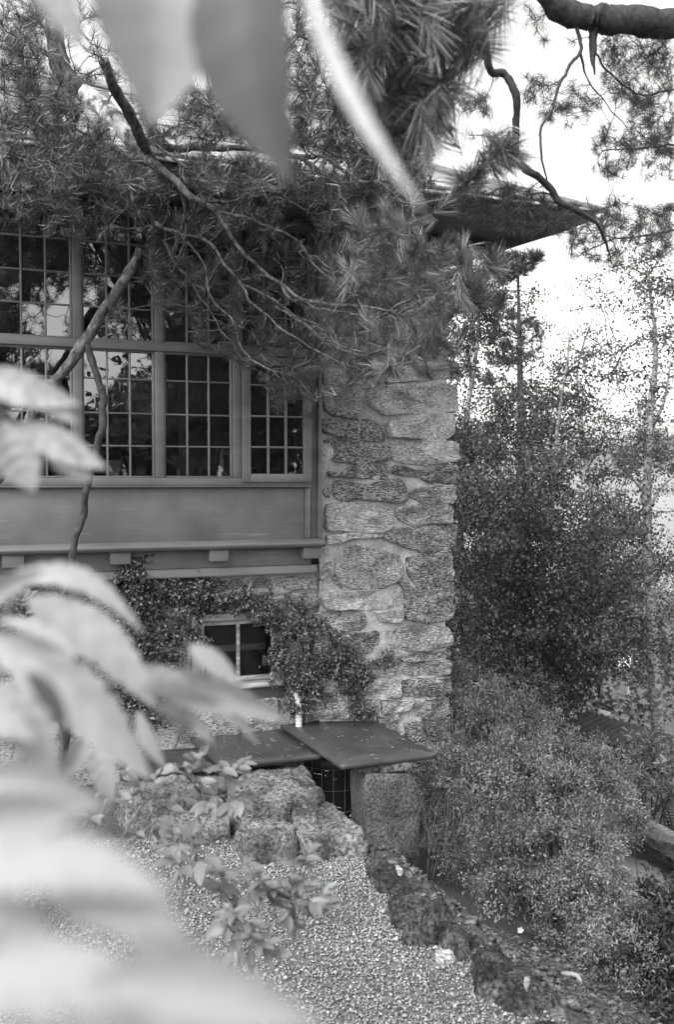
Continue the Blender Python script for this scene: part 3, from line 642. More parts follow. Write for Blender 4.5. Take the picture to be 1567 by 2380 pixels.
def rock(name, poly, z, hgt_, label, mat='rock', seed=0, down=.25, flat=.85, cat='rock', group=None, m=52, dome=False):
    """weathered stone lying on the ground: outline at ground height, rings rising to an uneven top"""
    c = np.array([G(x, y, z)[:2] for x, y in poly]); o = resample(chaik(c, 1, .15), m); cen = o.mean(0)
    o = o + nrm(o - cen) * ((.034 if dome else .02) * fbm(np.stack([o[:, 0] * 12, o[:, 1] * 12, o[:, 0] * 0 + seed], -1), 3, 8))[:, None]; v = []
    for sc_, zz in (((1.5, -down), (1.36, -.3 * hgt_), (1.2, .1), (1.06, .45), (.93, .68), (.8, .82), (.64, .92), (.45, .97), (.28, 1.), (.12, 1.)) if dome else ((1.04, -down), (1.03, -.4 * hgt_), (1.01, .25), (.99, .62), (.965, .9), (.9, .99), (.72, 1.), (.5, 1.), (.3, 1.), (.12, 1.))):
        p = cen + (o - cen) * sc_; q = np.concatenate([p * 7, np.full((m, 1), seed * 2.3 + zz * .6)], 1); n_ = fbm(q, 5, 31)
        ter = np.round(n_ * 2.4) / 2.4
        h = np.full(m, zz) if zz < 0 else hgt_ * zz * (1 + (1 - flat) * .6 * (n_ * .6 + ter * .4)) + .02 * (n_ * .4 + ter * .6) * min(1, zz) * (1.3 if dome else .35) + .006 * fbm(q * 4, 3, 5)
        p = p + nrm(p - cen) * (.014 * fbm(q * 2.2, 3, 77))[:, None]
        v.append(np.concatenate([p, (z - hgt_ + h)[:, None]], 1))
    v = np.concatenate(v); k = 10; i = (np.arange(k - 1) * m)[:, None]; j = np.arange(m)[None]; j2 = (j + 1) % m
    f = np.stack([i + j, i + j2, i + m + j2, i + m + j], -1).reshape(-1, 4); v = np.concatenate([v, [v[-m:].mean(0)]]); jj = np.arange(m)
    # keep counter-clockwise outlines so the faces look outward
    return setp(MB().add(v, f, np.stack([(k - 1) * m + jj, (k - 1) * m + (jj + 1) % m, np.full(m, k * m)], -1)).build(name, M[mat], smooth=False), label, cat, group)
B4 = lambda pts: [(250.7 + x * .52, 1629.7 + y * .52) for x, y in pts]
E4 = lambda pts: [(689.5 + x * .56, 1629.7 + y * .56) for x, y in pts]
gA = 'flat rocks in front of the slabs'
rock('flat_rock', B4([(520,400),(590,300),(700,280),(880,266),(930,330),(975,430),(900,410),(800,450),(700,465),(600,455)]), .19, .16, 'pale lichened flat rock under the front of the middle slab', seed=1, flat=.7, group=gA)
rock('flat_rock', B4([(805,470),(830,415),(985,437),(1050,480),(1165,575),(1000,600),(880,612),(835,560)]), .13, .13, 'dark flat rock at the edge of the pit, pointing right', seed=4, flat=.75, group=gA)
rock('flat_rock', B4([(560,570),(620,485),(760,475),(825,550),(855,600),(700,630),(600,632)]), .12, .12, 'streaked rock with a pale front edge beside the gravel', seed=6, flat=.55, group=gA)
rock('flat_rock', B4([(180,480),(320,455),(500,475),(550,540),(420,565),(270,600),(180,560)]), .10, .1, 'low pale rock behind the leafy sprigs', seed=8, group=gA)
rock('flat_rock', B4([(30,350),(280,320),(480,305),(540,330),(490,390),(280,440),(60,440)]), .16, .14, 'dark rock below the leftmost slab', seed=10, group=gA)
rock('small_rock', B4([(1075,628),(1140,588),(1166,612),(1166,655),(1110,650)]), .06, .09, 'small pale stone at the corner where the gravel meets the pit', seed=12, group=gA)
gE = 'edging stones along the path'
rock('edging_stone', E4([(290,612),(380,640),(440,690),(495,745),(430,775),(360,760),(300,690)]), .06, .09, 'topmost edging stone of the path, below the granite block', 'rock_dark', seed=21, group=gE, down=.5, dome=True)
rock('edging_stone', E4([(410,800),(480,750),(560,770),(640,850),(655,900),(560,925),(450,890)]), .11, .15, 'tall dark edging stone with a rounded top, second from the granite block', 'rock_dark', seed=23, flat=.4, group=gE, down=.5, dome=True)
rock('edging_stone', E4([(575,925),(650,905),(740,940),(762,985),(720,1045),(620,1005)]), .05, .08, 'low edging stone half sunk between two taller ones', 'rock_dark', seed=25, group=gE, down=.5, dome=True)
rock('edging_stone', E4([(738,1015),(790,965),(870,1000),(890,1060),(830,1105),(750,1125)]), .10, .15, 'knobbly dark edging stone, fourth along the path', 'rock_dark', seed=27, flat=.3, group=gE, down=.5, dome=True)
rock('edging_stone', E4([(740,1150),(880,1110),(1000,1120),(1060,1200),(980,1275),(850,1245)]), .05, .09, 'broad dark edging stone carrying a pale chip', 'rock_dark', seed=29, group=gE, down=.5, dome=True)
rock('edging_stone', E4([(950,1310),(1080,1245),(1180,1300),(1210,1400),(960,1420)]), .05, .09, 'nearest edging stone at the bottom of the picture', 'rock_dark', seed=31, group=gE, down=.5, dome=True)
rock('edging_stone', E4([(560,1020),(640,1010),(660,1060),(600,1090)]), .03, .05, 'small pale flat stone lying in the gravel beside the edging', 'stone_pale', seed=33, group=gE)
rock('stone_chip', E4([(920,1135),(990,1132),(985,1160),(950,1178)]), .075, .03, 'bright pale stone chip on the broad edging stone', 'stone_pale', seed=35, down=.02, m=24)
rock('stone_chip', E4([(415,680),(440,690),(438,715),(425,712)]), .075, .02, 'small pale chip on the topmost edging stone', 'stone_pale', seed=36, down=.02, m=20)
# upright granite block under the right slab: thick slab standing, outline in a plane parallel to the facade
def upright(name, poly, n, th, mat, label, seed, cat):
    sz_ = np.array([W(x, y, n) for x, y in poly]); o = resample(chaik(sz_, 1, .03), 60); cen = o.mean(0); v = []
    for sc_, dn_ in ((1.0, -th), (1.0, -.02), (.992, .0), (.96, .006), (.8, .01), (.6, .01), (.4, .01), (.2, .01)):
        p = cen + (o - cen) * sc_; h = n + dn_ + (.012 * fbm(np.stack([p[:, 0] * 9, p[:, 1] * 9, p[:, 0] * 0 + seed], -1), 4, 3) if dn_ >= 0 else 0)
        v.append(C0 + p[:, :1] * T + np.reshape(h, (-1, 1)) * N + p[:, 1:] * ZU)
    v = np.concatenate(v); m = 60; k = 8; i = (np.arange(k - 1) * m)[:, None]; j = np.arange(m)[None]; j2 = (j + 1) % m
    f = np.stack([i + j, i + j2, i + m + j2, i + m + j], -1).reshape(-1, 4); v = np.concatenate([v, [v[-m:].mean(0)]]); jj = np.arange(m)
    return setp(MB().add(v, f, np.stack([(k - 1) * m + jj, (k - 1) * m + (jj + 1) % m, np.full(m, k * m)], -1)).build(name, M[mat]), label, cat)
upright('granite_block', E4([(283,345),(296,302),(470,300),(512,350),(520,480),(506,655),(400,664),(302,660),(290,520)]), .98, .22, 'block', 'upright split granite block below the large slab', 3, 'block')
upright('cap_stone', E4([(255,290),(300,262),(480,245),(478,285),(400,290),(330,310),(285,300)]), .96, .25, 'rock', 'thin rough cap stone wedged between granite block and large slab', 8, 'rock')
# dark ribbed bin inside a wire cage in the pit
bc = G(775, 1800, .1); bc = np.array([bc[0] + .0, bc[1] + .32, 0])
binr = setp(empty('caged_bin', (bc[0], bc[1], -.7)), 'dark round bin inside a wire cage in the pit under the slab', 'bin')
MB().add(*tube([bc + ZU * z for z in (-.7, -.3, .1, .17)], [.17, .18, .185, .185], 28)).build('drum', M['steel'], binr, smooth=True)
for z in (-.55, -.42, -.29, -.16, -.03, .10):
    a = np.linspace(0, 2 * math.pi, 33); MB().add(*tube(np.stack([bc[0] + .225 * np.cos(a), bc[1] + .225 * np.sin(a), a * 0 + z], -1), .0016, 4, False)).build('wire_ring', M['wire'], binr)
for a in np.arange(0, 2 * math.pi, math.pi / 10):
    p = bc + np.array([math.cos(a), math.sin(a), 0]) * .225; MB().add(*tube([p - ZU * .7, p + ZU * .18], .0016, 4)).build('wire', M['wire'], binr)
# white corrugated drain pipe down the wall onto the slab
pp = [np.array(FP(*q)) for q in ((-1.13, .02, .5), (-1.128, .035, .475), (-1.125, .05, .45), (-1.122, .055, .42), (-1.12, .06, .36), (-1.12, .06, .262))]
pts, _ = smooth_path(pp, [.02] * 6, 14); rr = .021 + .0028 * np.sin(np.arange(len(pts)) * math.pi / 1.5)
setp(MB().add(*tube(pts, rr, 16)).build('drain_pipe', M['white'], smooth=True), 'white corrugated drain pipe ending on the large slate slab', 'pipe')
# fallen needles on slabs, rocks and path
mb = MB(); nl = []
for (poly, z, n_) in (([(794, 1775), (1005, 1750), (870, 1682), (650, 1682)], .266, 45), ([(510, 1772), (745, 1752), (640, 1682), (430, 1697)], .24, 60), ([(560, 1790), (760, 1780), (840, 1930), (600, 1950)], .2, 50), ([(600, 1960), (850, 1970), (1180, 2360), (720, 2370)], .012, 170)):
    for x, y in sample_poly(poly, n_):
        p = G(x, y, z); a = rng.random() * 6.28; d = np.array([math.cos(a), math.sin(a), 0]) * (.012 + .022 * rng.random()); mb.add(*tube([p, p + d * .5 + rng.normal(0, .003, 3) * [1, 1, 0] + ZU * .002, p + d], .0011, 3))
setp(mb.build('fallen_needles', M['stone_pale']), 'pale fallen pine needles scattered over the slabs and rocks', 'needles', kind='stuff')
mb = MB()
for x, y in sample_poly([(1080, 2150), (1200, 2170), (1400, 2300), (1567, 2379), (1300, 2379)], 70):
    p = G(x, y, 0); p[2] = hgt(p[0], p[1]); q = CAM + (p - CAM) * 1.06; q[2] = hgt(q[0], q[1]) + .01; a = rng.random() * 6.28; ln = .03 + .1 * rng.random()
    d = np.array([math.cos(a), math.sin(a), 0]) * ln; e = q + d; e[2] = hgt(e[0], e[1]) + .012; mb.add(*tube([q, (q + e) / 2 + rng.normal(0, .008, 3), e], [.003, .003, .0015], 4))
setp(mb.build('fallen_twigs', M['twig']), 'broken twigs littering the bare soil slope', 'twigs', kind='stuff')
pts = [G(x, y, -.42) for x, y in E4([(1100, 1128), (1140, 1130), (1170, 1140), (1185, 1175)])]
setp(MB().add(*tube(pts, [.008, .012, .012, .006], 8)).build('fallen_branch', M['birch'], smooth=True), 'pale crooked dead branch lying on the soil slope', 'branch')

# room: pots and a tubular chair seen through the glass
def lathe(c, prof, mat, name, parent=None, sides=20):
    a = np.arange(sides) * 2 * math.pi / sides; v = np.array([[c[0] + r * math.cos(t), c[1] + r * math.sin(t), c[2] + z] for r, z in prof for t in a]); k = len(prof)
    i = (np.arange(k - 1) * sides)[:, None]; j = np.arange(sides)[None]; j2 = (j + 1) % sides
    return MB().add(v, np.stack([i + j, i + j2, i + sides + j2, i + sides + j], -1).reshape(-1, 4), [[ (t), (t + 1) % sides, 0] for t in range(1, sides - 1)]).build(name, M[mat], parent, smooth=True)
def potted(s, n, r, h, mat, label, saucer=False, lf=24):
    c = FP(s, n, 1.851); e = setp(empty('potted_plant', c), label, 'potted plant'); z0 = .012 if saucer else 0
    lathe(c, [(r * .68, z0), (r * .95, z0 + h * .8), (r * 1.04, z0 + h * .8), (r * 1.04, z0 + h), (r * .92, z0 + h), (r * .9, z0 + h * .85), (.001, z0 + h * .85)], mat, 'pot', e)
    if saucer: lathe(c, [(r * 1.2, 0), (r * 1.35, .012), (r * 1.3, .013), (r * 1.1, .004), (.001, .004)], 'pot', 'saucer', e)
    P = c + ZU * (h + z0) + rng.normal(0, 1, (lf, 3)) * [.05, .05, .03] + ZU * .05; D = nrm(rng.normal(0, 1, (lf, 3)) + ZU * .3); mb = MB(); leaves(mb, P, D, perp(D), .05, .04); mb.build('foliage', M['leaf_dark'], e)
    mb = MB(); [mb.add(*tube([c + ZU * (h * .8), (c + ZU * h + p) / 2, p], .0018, 3)) for p in P]; mb.build('stems', M['stem'], e)
potted(-2.27, -.11, .055, .12, 'pot', 'small pale flowerpot on the window sill inside')
potted(-2.10, -.15, .08, .15, 'steel', 'larger dark flowerpot on a saucer inside the window', True, 40)
def chair(s, label):
    e = setp(empty('tubular_chair', FP(s, -.8, 1.36)), label, 'chair'); r = .013
    for o_ in (0, .5):
        pts = [FP(s + o_, -.35, 1.37), FP(s + o_, -.35, 1.98), FP(s + o_ + .03, -.38, 2.03), FP(s + o_ + .1, -.48, 2.02), FP(s + o_ + .3, -.8, 1.94), FP(s + o_ + .32, -.84, 1.9), FP(s + o_ + .32, -.85, 1.37)]
        q, rr_ = smooth_path(pts, [r] * 7, 6); MB().add(*tube(q, rr_, 8)).build('side_frame', M['pot'], e, smooth=True)
    v = np.array([FP(s + a, n, z) for a, n, z in ((.02, -.4, 1.75), (.52, -.4, 1.75), (.82, -.88, 1.7), (.32, -.88, 1.7))]); MB().add(np.concatenate([v, v + ZU * .05]), BOXF).build('seat', M['dark_wood'], e, bevel=.01)
    v = np.array([FP(s + a, n, z) for a, n, z in ((.3, -.86, 1.7), (.8, -.86, 1.7), (.84, -.9, 1.7), (.34, -.9, 1.7))]); w_ = np.array([FP(s + a, n, z) for a, n, z in ((.36, -.98, 2.2), (.86, -.98, 2.2), (.9, -1.02, 2.2), (.4, -1.02, 2.2))]); MB().add(np.concatenate([v, w_]), BOXF).build('backrest', M['dark_wood'], e, bevel=.01)
chair(-2.02, 'tubular armchair in the dark room behind the window')

# ------------------------------------------------------------------ pines
def branch_paths(specs, parent, name='branch', k=7, sides=9, wob=.012, dm=1.):
    """specs: (material, [(x, y, depth, width in picture units), ...]); returns all wood points"""
    P = []; R = []
    for mat, pts in specs:
        p = [V(x, y, d * dm) for x, y, d, w in pts]; r = [w * (.72 if w <= 13 else 1.) * d * dm / F * .5 for x, y, d, w in pts]; q, rr = smooth_path(p, r, k)
        bump = fbm(q * 6, 3, 3); rr = rr * (1 + .09 * bump); q = q + np.stack([fbm(q * 9 + 9 * i, 3, i) for i in range(3)], -1) * (wob if rr.mean() < .02 else .003)
        tb = tube(q, rr, sides if rr.mean() < .012 else 14); cc_ = np.repeat(q, (len(tb[0]) - 2) // len(q), 0); vv_ = tb[0][:len(cc_)]; amp = .2 * fbm(vv_ * np.clip(.6 / rr.mean(), 18, 60), 3, 6); tb[0][:len(cc_)] = cc_ + (vv_ - cc_) * (1 + amp)[:, None]
        MB().add(*tb).build(name, M[mat], parent, smooth=True); P.append(q); R.append(rr)
    return np.concatenate(P), np.concatenate(R)
pine = setp(empty('pine_tree', (-2.6, 4.2, 0)), 'gnarled pine whose needle branches hang across the bay window and pillar', 'pine tree')
trunkS = [('bark', [(118, -120, 4.6, 44), (122, 0, 4.6, 42), (128, 90, 4.6, 44), (140, 150, 4.6, 46), (170, 195, 4.6, 46), (200, 218, 4.6, 44)]),
          ('bark_pale', [(195, 214, 4.6, 42), (225, 240, 4.55, 44), (270, 280, 4.5, 42), (310, 330, 4.5, 38)]),
          ('bark', [(305, 325, 4.5, 38), (335, 355, 4.45, 34), (352, 375, 4.4, 26)])]
main = trunkS + [
 ('bark', [(240, 140, 4.0, 22), (262, 200, 4.1, 24), (290, 245, 4.2, 26), (318, 300, 4.3, 26), (340, 350, 4.4, 24)]),
 ('bark', [(352, 375, 4.4, 22), (400, 420, 4.35, 17), (450, 462, 4.3, 16), (500, 490, 4.3, 14), (545, 560, 4.25, 12), (590, 610, 4.2, 11), (650, 655, 4.1, 12), (720, 705, 4.0, 9), (800, 725, 3.9, 6)]),
 ('bark', [(345, 330, 4.5, 20), (400, 345, 4.6, 19), (460, 342, 4.7, 20), (520, 345, 4.8, 16), (600, 350, 4.8, 12), (700, 365, 4.7, 14), (760, 375, 4.6, 10), (820, 420, 4.5, 10), (850, 470, 4.4, 8)]),
 ('bark', [(500, 490, 4.3, 12), (560, 505, 4.25, 10), (640, 530, 4.2, 8), (700, 575, 4.15, 7), (760, 640, 4.0, 6), (830, 690, 3.8, 5)]),
 ('bark', [(360, 520, 4.6, 12), (420, 545, 4.6, 11), (480, 560, 4.6, 10), (520, 610, 4.5, 10), (560, 660, 4.5, 10), (590, 710, 4.4, 9), (650, 760, 4.3, 7), (720, 800, 4.2, 5)]),
 ('bark', [(420, 545, 4.6, 9), (470, 610, 4.6, 9), (490, 690, 4.55, 8), (540, 750, 4.5, 8), (560, 800, 4.5, 7), (600, 850, 4.4, 6), (690, 880, 4.4, 4)]),
 ('bark', [(560, 660, 4.5, 9), (620, 690, 4.4, 9), (700, 740, 4.3, 8), (760, 765, 4.1, 7), (800, 810, 4.0, 6), (860, 800, 3.9, 5), (960, 830, 3.7, 5), (1050, 845, 3.5, 5), (1120, 860, 3.4, 3)]),
 ('twig', [(800, 725, 3.9, 7), (870, 740, 3.8, 8), (920, 715, 3.6, 9), (960, 695, 3.5, 8), (1010, 692, 3.4, 7), (1065, 695, 3.3, 5)]),
 ('bark', [(960, 695, 3.5, 7), (990, 660, 3.4, 7), (992, 610, 3.35, 6), (970, 560, 3.3, 5), (955, 520, 3.2, 4)]),
 ('bark', [(720, 800, 4.2, 5), (790, 840, 4.1, 5), (860, 860, 4.0, 4), (900, 880, 3.9, 4)]),
 ('bark', [(130, 175, 4.6, 12), (70, 290, 4.3, 8), (30, 380, 4.2, 6), (0, 440, 4.2, 4)]),
 ('twig', [(330, 400, 4.4, 9), (270, 350, 4.2, 8), (220, 320, 4.1, 7), (170, 290, 4.0, 5)]),
 ('bark', [(352, 375, 4.4, 12), (340, 440, 4.4, 10), (240, 430, 4.4, 8), (120, 440, 4.3, 6), (40, 470, 4.2, 4)]),
 ('bark', [(230, 320, 4.7, 16), (215, 400, 4.8, 12), (210, 480, 4.9, 8), (280, 530, 4.8, 7), (380, 520, 4.6, 6), (395, 470, 4.5, 5)]),
]
main += [('bark', [(698, 369, 4.3, 12), (734, 389, 4.2, 14), (768, 425, 4.2, 13), (796, 461, 4.1, 12), (818, 485, 4.1, 10), (830, 518, 4.1, 7)]),
 ('bark', [(656, 660, 4.3, 11), (689, 697, 4.2, 12), (747, 704, 4.1, 12), (795, 710, 4.0, 11), (862, 717, 3.8, 9), (920, 729, 3.6, 5)]),
 ('bark', [(640, 715, 4.4, 8), (689, 739, 4.3, 9), (737, 777, 4.2, 9), (769, 797, 4.1, 9), (824, 816, 4.0, 9), (894, 816, 3.9, 7), (920, 803, 3.8, 4)]),
 ('bark', [(824, 816, 4.0, 7), (830, 835, 4.0, 6), (856, 864, 4.0, 5), (900, 905, 4.0, 3)]),
 ('twig', [(890, 818, 3.9, 6), (942, 838, 3.7, 7), (993, 854, 3.6, 7), (1035, 860, 3.5, 6), (1080, 854, 3.5, 5), (1118, 870, 3.4, 3)]),
 ('bark', [(894, 810, 3.9, 6), (940, 800, 3.8, 6), (984, 806, 3.7, 5), (1029, 797, 3.6, 5), (1067, 777, 3.5, 3)]),
 ('bark', [(985, 697, 3.5, 7), (1000, 739, 3.5, 6), (984, 771, 3.5, 4)]),
 ('bark', [(760, 780, 4.1, 7), (744, 806, 4.2, 6), (721, 838, 4.3, 5), (690, 854, 4.4, 3)]),
 ('bark', [(376, 559, 4.7, 11), (404, 607, 4.7, 11), (446, 657, 4.7, 9), (474, 705, 4.7, 8), (502, 752, 4.7, 7), (540, 800, 4.6, 4)]),
 ('bark', [(400, 420, 4.35, 10), (430, 480, 4.4, 9), (430, 560, 4.5, 8), (400, 640, 4.6, 7), (420, 700, 4.7, 4)]),
 ('bark', [(450, 462, 4.3, 10), (520, 470, 4.3, 9), (600, 455, 4.3, 8), (680, 470, 4.2, 7), (720, 500, 4.2, 5)]),
 ('bark', [(345, 330, 4.5, 9), (420, 380, 4.4, 9), (500, 420, 4.4, 8), (560, 400, 4.4, 7), (640, 410, 4.3, 6)])]
leaner = [('bark', [(325, 580, 4.75, 20), (290, 650, 4.7, 24), (235, 730, 4.65, 25), (200, 790, 4.6, 27), (150, 860, 4.6, 24), (100, 915, 4.6, 25), (60, 990, 4.6, 26), (30, 1070, 4.55, 26), (-40, 1150, 4.5, 28), (-160, 1330, 4.4, 34), (-330, 1700, 4.3, 40)]),
          ('darkbark', [(203, 795, 4.6, 15), (215, 840, 4.6, 17), (230, 890, 4.6, 18), (238, 930, 4.6, 18), (232, 1000, 4.6, 17), (215, 1080, 4.6, 17), (202, 1130, 4.6, 18), (190, 1200, 4.6, 17), (172, 1260, 4.6, 17), (168, 1320, 4.6, 16), (160, 1500, 4.6, 18), (150, 1790, 4.65, 22)])]
nearspec = [
 ('bark', [(1000, -80, 2.3, 26), (960, 60, 2.3, 18), (930, 170, 2.4, 16), (900, 300, 2.6, 13), (860, 420, 2.8, 9)]),
 ('bark', [(960, 60, 2.3, 13), (1040, 30, 2.25, 10), (1110, 20, 2.2, 7), (1170, 30, 2.2, 4)]),
 ('bark', [(930, 170, 2.4, 12), (1000, 130, 2.35, 9), (1080, 90, 2.3, 6)]),
 ('bark', [(920, 220, 2.5, 10), (990, 240, 2.45, 8), (1060, 250, 2.4, 5)]),
 ('bark', [(870, 420, 2.8, 9), (950, 470, 2.8, 8), (1040, 450, 2.75, 7), (1110, 405, 2.7, 5), (1180, 350, 2.7, 4)]),
]
PP, PR = branch_paths(main + leaner, pine, dm=1.14)
PN, PNR = branch_paths(nearspec, pine)
def wall_depth(x, y): r = ray(x, y); return float(np.dot(C0 + N * .1 - CAM, N) / np.dot(r, N))
def tufts(polys):
    """twig ends: depth from the camera, or (negative) distance in front of the facade"""
    E = []
    for poly, d0, d1, n in polys:
        q = sample_poly(poly, n); d = d0 + (d1 - d0) * rng.random(n); E.append(np.array([V(x, y, dd if dd > 0 else wall_depth(x, y) + dd - (.8 if y < 455 else 0)) for (x, y), dd in zip(q, d)]))
    return np.concatenate(E)
tw = MB()
ET = tufts([([(0, 60), (110, 120), (200, 250), (330, 400), (340, 520), (180, 560), (0, 520)], -.75, -.12, 270),
            ([(0, 0), (110, 0), (110, 130), (60, 170), (0, 190)], 4.6, 5.4, 60), ([(130, 20), (210, 0), (330, 0), (420, 180), (340, 330), (230, 220), (150, 150)], 4.4, 5.2, 90), ([(480, 120), (560, -40), (900, -40), (930, 300), (1010, 470), (760, 420), (520, 300)], 3.9, 5.2, 330),
            ([(200, 290), (640, 340), (640, 520), (330, 600), (290, 520)], -.75, -.12, 270),
            ([(640, 380), (960, 460), (1000, 560), (1010, 760), (880, 880), (740, 920), (640, 940), (560, 850), (440, 790), (330, 680), (320, 560)], -.8, -.12, 640), ([(740, 480), (960, 500), (1050, 580), (1060, 790), (880, 900), (740, 930)], 4.2, 5.6, 170),
            ([(640, 880), (740, 840), (740, 960), (640, 975)], -.6, -.1, 26),
            ([(400, 180), (560, 210), (700, 240), (1000, 220), (1010, 480), (650, 440), (480, 380)], 4.2, 5.4, 300),
            ([(230, 700), (300, 690), (310, 760), (260, 780)], 4.8, 5.0, 4),
            ([(0, 20), (110, 20), (110, 180), (200, 260), (300, 420), (640, 440), (1000, 480), (1000, 330), (820, 200), (640, 250), (430, 200), (330, 300), (280, 425), (0, 430)], 3.9, 4.7, 330), ([(390, 190), (560, 200), (700, 60), (860, 100), (960, 400), (640, 430), (420, 330)], 4.0, 4.9, 230), ([(0, 200), (180, 220), (320, 400), (290, 430), (0, 440)], 3.9, 4.4, 60)])
def clear_of(E, lines, rad, dmax):
    # nothing grows between the camera and the big limbs
    rel = E - CAM; d = rel @ FW; px = CX + F * rel[:, 0] / d; py = CY - F * (rel @ UP) / d; keep = np.ones(len(E), bool)
    for ln_ in lines:
        L2 = np.array(ln_, float)
        for p, q in zip(L2[:-1], L2[1:]):
            t = np.clip(((px - p[0]) * (q - p)[0] + (py - p[1]) * (q - p)[1]) / ((q - p) ** 2).sum(), 0, 1); keep &= ~((np.hypot(px - p[0] - t * (q - p)[0], py - p[1] - t * (q - p)[1]) < rad) & (d < dmax))
    return E[keep]
ET = clear_of(ET, [[(122, -20), (128, 90), (140, 150), (170, 195), (225, 240), (270, 280), (310, 330), (352, 375), (400, 420), (500, 490), (590, 610), (650, 655)], [(200, 215), (262, 200), (290, 245), (318, 300), (340, 350)], [(400, 345), (460, 342), (520, 345), (600, 350), (700, 365), (760, 375), (820, 420)]], 20, 5.25)
dirs = colonize(PP, PR, ET, tw, k=.018, rmin=.0026, sag=.14, wob=.2, step=.045)
EB = tufts([([(340, 430), (640, 440), (960, 520), (1040, 700), (880, 880), (640, 900), (440, 780), (330, 620)], -1.3, -.3, 260), ([(0, 300), (300, 420), (330, 560), (0, 500)], -1.2, -.3, 50), ([(420, 330), (1000, 330), (1000, 480), (600, 470)], 4.0, 4.7, 90)])
colonize(np.concatenate([PP, ET]), np.concatenate([PR, np.full(len(ET), .003)]), EB, tw, k=.02, rmin=.0022, sag=.2, wob=.28, step=.04)     # bare dead twigs
tw.build('twigs', M['twig'], pine)['kind'] = 'stuff'
nd = MB(); up_ = np.array([.15, -.15, .75])
needles(nd, ET, dirs + up_ * (.3 + .7 * rng.random((len(ET), 1))) + rng.normal(0, .3, ET.shape), .05 + .018 * rng.random(len(ET)), 38, .0019)
# shoots behind the tip carry needles too
E2 = ET - nrm(dirs) * .05 + rng.normal(0, .012, ET.shape); sel = rng.random(len(ET)) < .65
needles(nd, E2[sel], (dirs + up_ * .5 + rng.normal(0, .4, ET.shape))[sel], .05 + .016 * rng.random(sel.sum()), 24, .0019)
nd.build('needles', M['needle'], pine)['kind'] = 'stuff'
# brighter sprays nearer to the camera
tw2 = MB()
EN2 = tufts([([(760, -60), (1140, -60), (1155, 60), (1090, 140), (1030, 290), (985, 390), (920, 330), (850, 200)], 2.0, 2.35, 92),
             ([(1050, 420), (1190, 330), (1200, 380), (1080, 450)], 2.65, 2.8, 8)])
dn2 = colonize(PN, PNR, EN2, tw2, k=.012, rmin=.002, sag=.06, wob=.1, step=.05)
EN3 = tufts([([(800, 480), (960, 480), (1060, 560), (1170, 600), (1180, 700), (1080, 790), (900, 800), (780, 700)], 3.4, 3.85, 62),
             ([(1050, 560), (1160, 590), (1150, 720), (1060, 700)], 3.3, 3.6, 16), ([(860, 790), (1080, 800), (1110, 860), (880, 880)], 3.4, 3.9, 16)])
dn3 = colonize(PP, PR, EN3, tw2, k=.012, rmin=.0018, sag=.1, wob=.14, step=.05)
tw2.build('twigs', M['twig'], pine)['kind'] = 'stuff'
nd2 = MB()
for E_, D_, L_, u_ in ((EN2, dn2, .082, np.array([.55, -.1, .25])), (EN3, dn3, .066, np.array([.35, -.2, .55]))):
    needles(nd2, E_, nrm(D_) + u_ * (.6 + .6 * rng.random((len(E_), 1))), L_ * (.85 + .3 * rng.random(len(E_))), 105, .00125, 7, 44, 1.1)
    E2_ = E_ - nrm(D_) * .06; needles(nd2, E2_ + rng.normal(0, .01, E_.shape), nrm(D_) + u_ * .6, L_ * .95, 70, .00125, 12, 50, 1.0)
nd2.build('needles', M['needle_near'], pine)['kind'] = 'stuff'
# a cone near the top
cc = V(880, 55, 2.25); mb = MB()
for k in range(60):
    t = k / 60; a = k * 2.4; r_ = .013 * math.sin(math.pi * (.12 + .8 * t)); p = cc + np.array([math.cos(a) * r_, math.sin(a) * r_, .045 * (t - .5) * -1]); d = nrm(np.array([math.cos(a), math.sin(a), -.5])); leaves(mb, p[None], d[None], ZU[None], .011, .01)
mb.add(*tube([cc + ZU * .025, cc, cc - ZU * .025], [.006, .009, .004], 6)); mb.build('cone', M['darkbark'], pine)

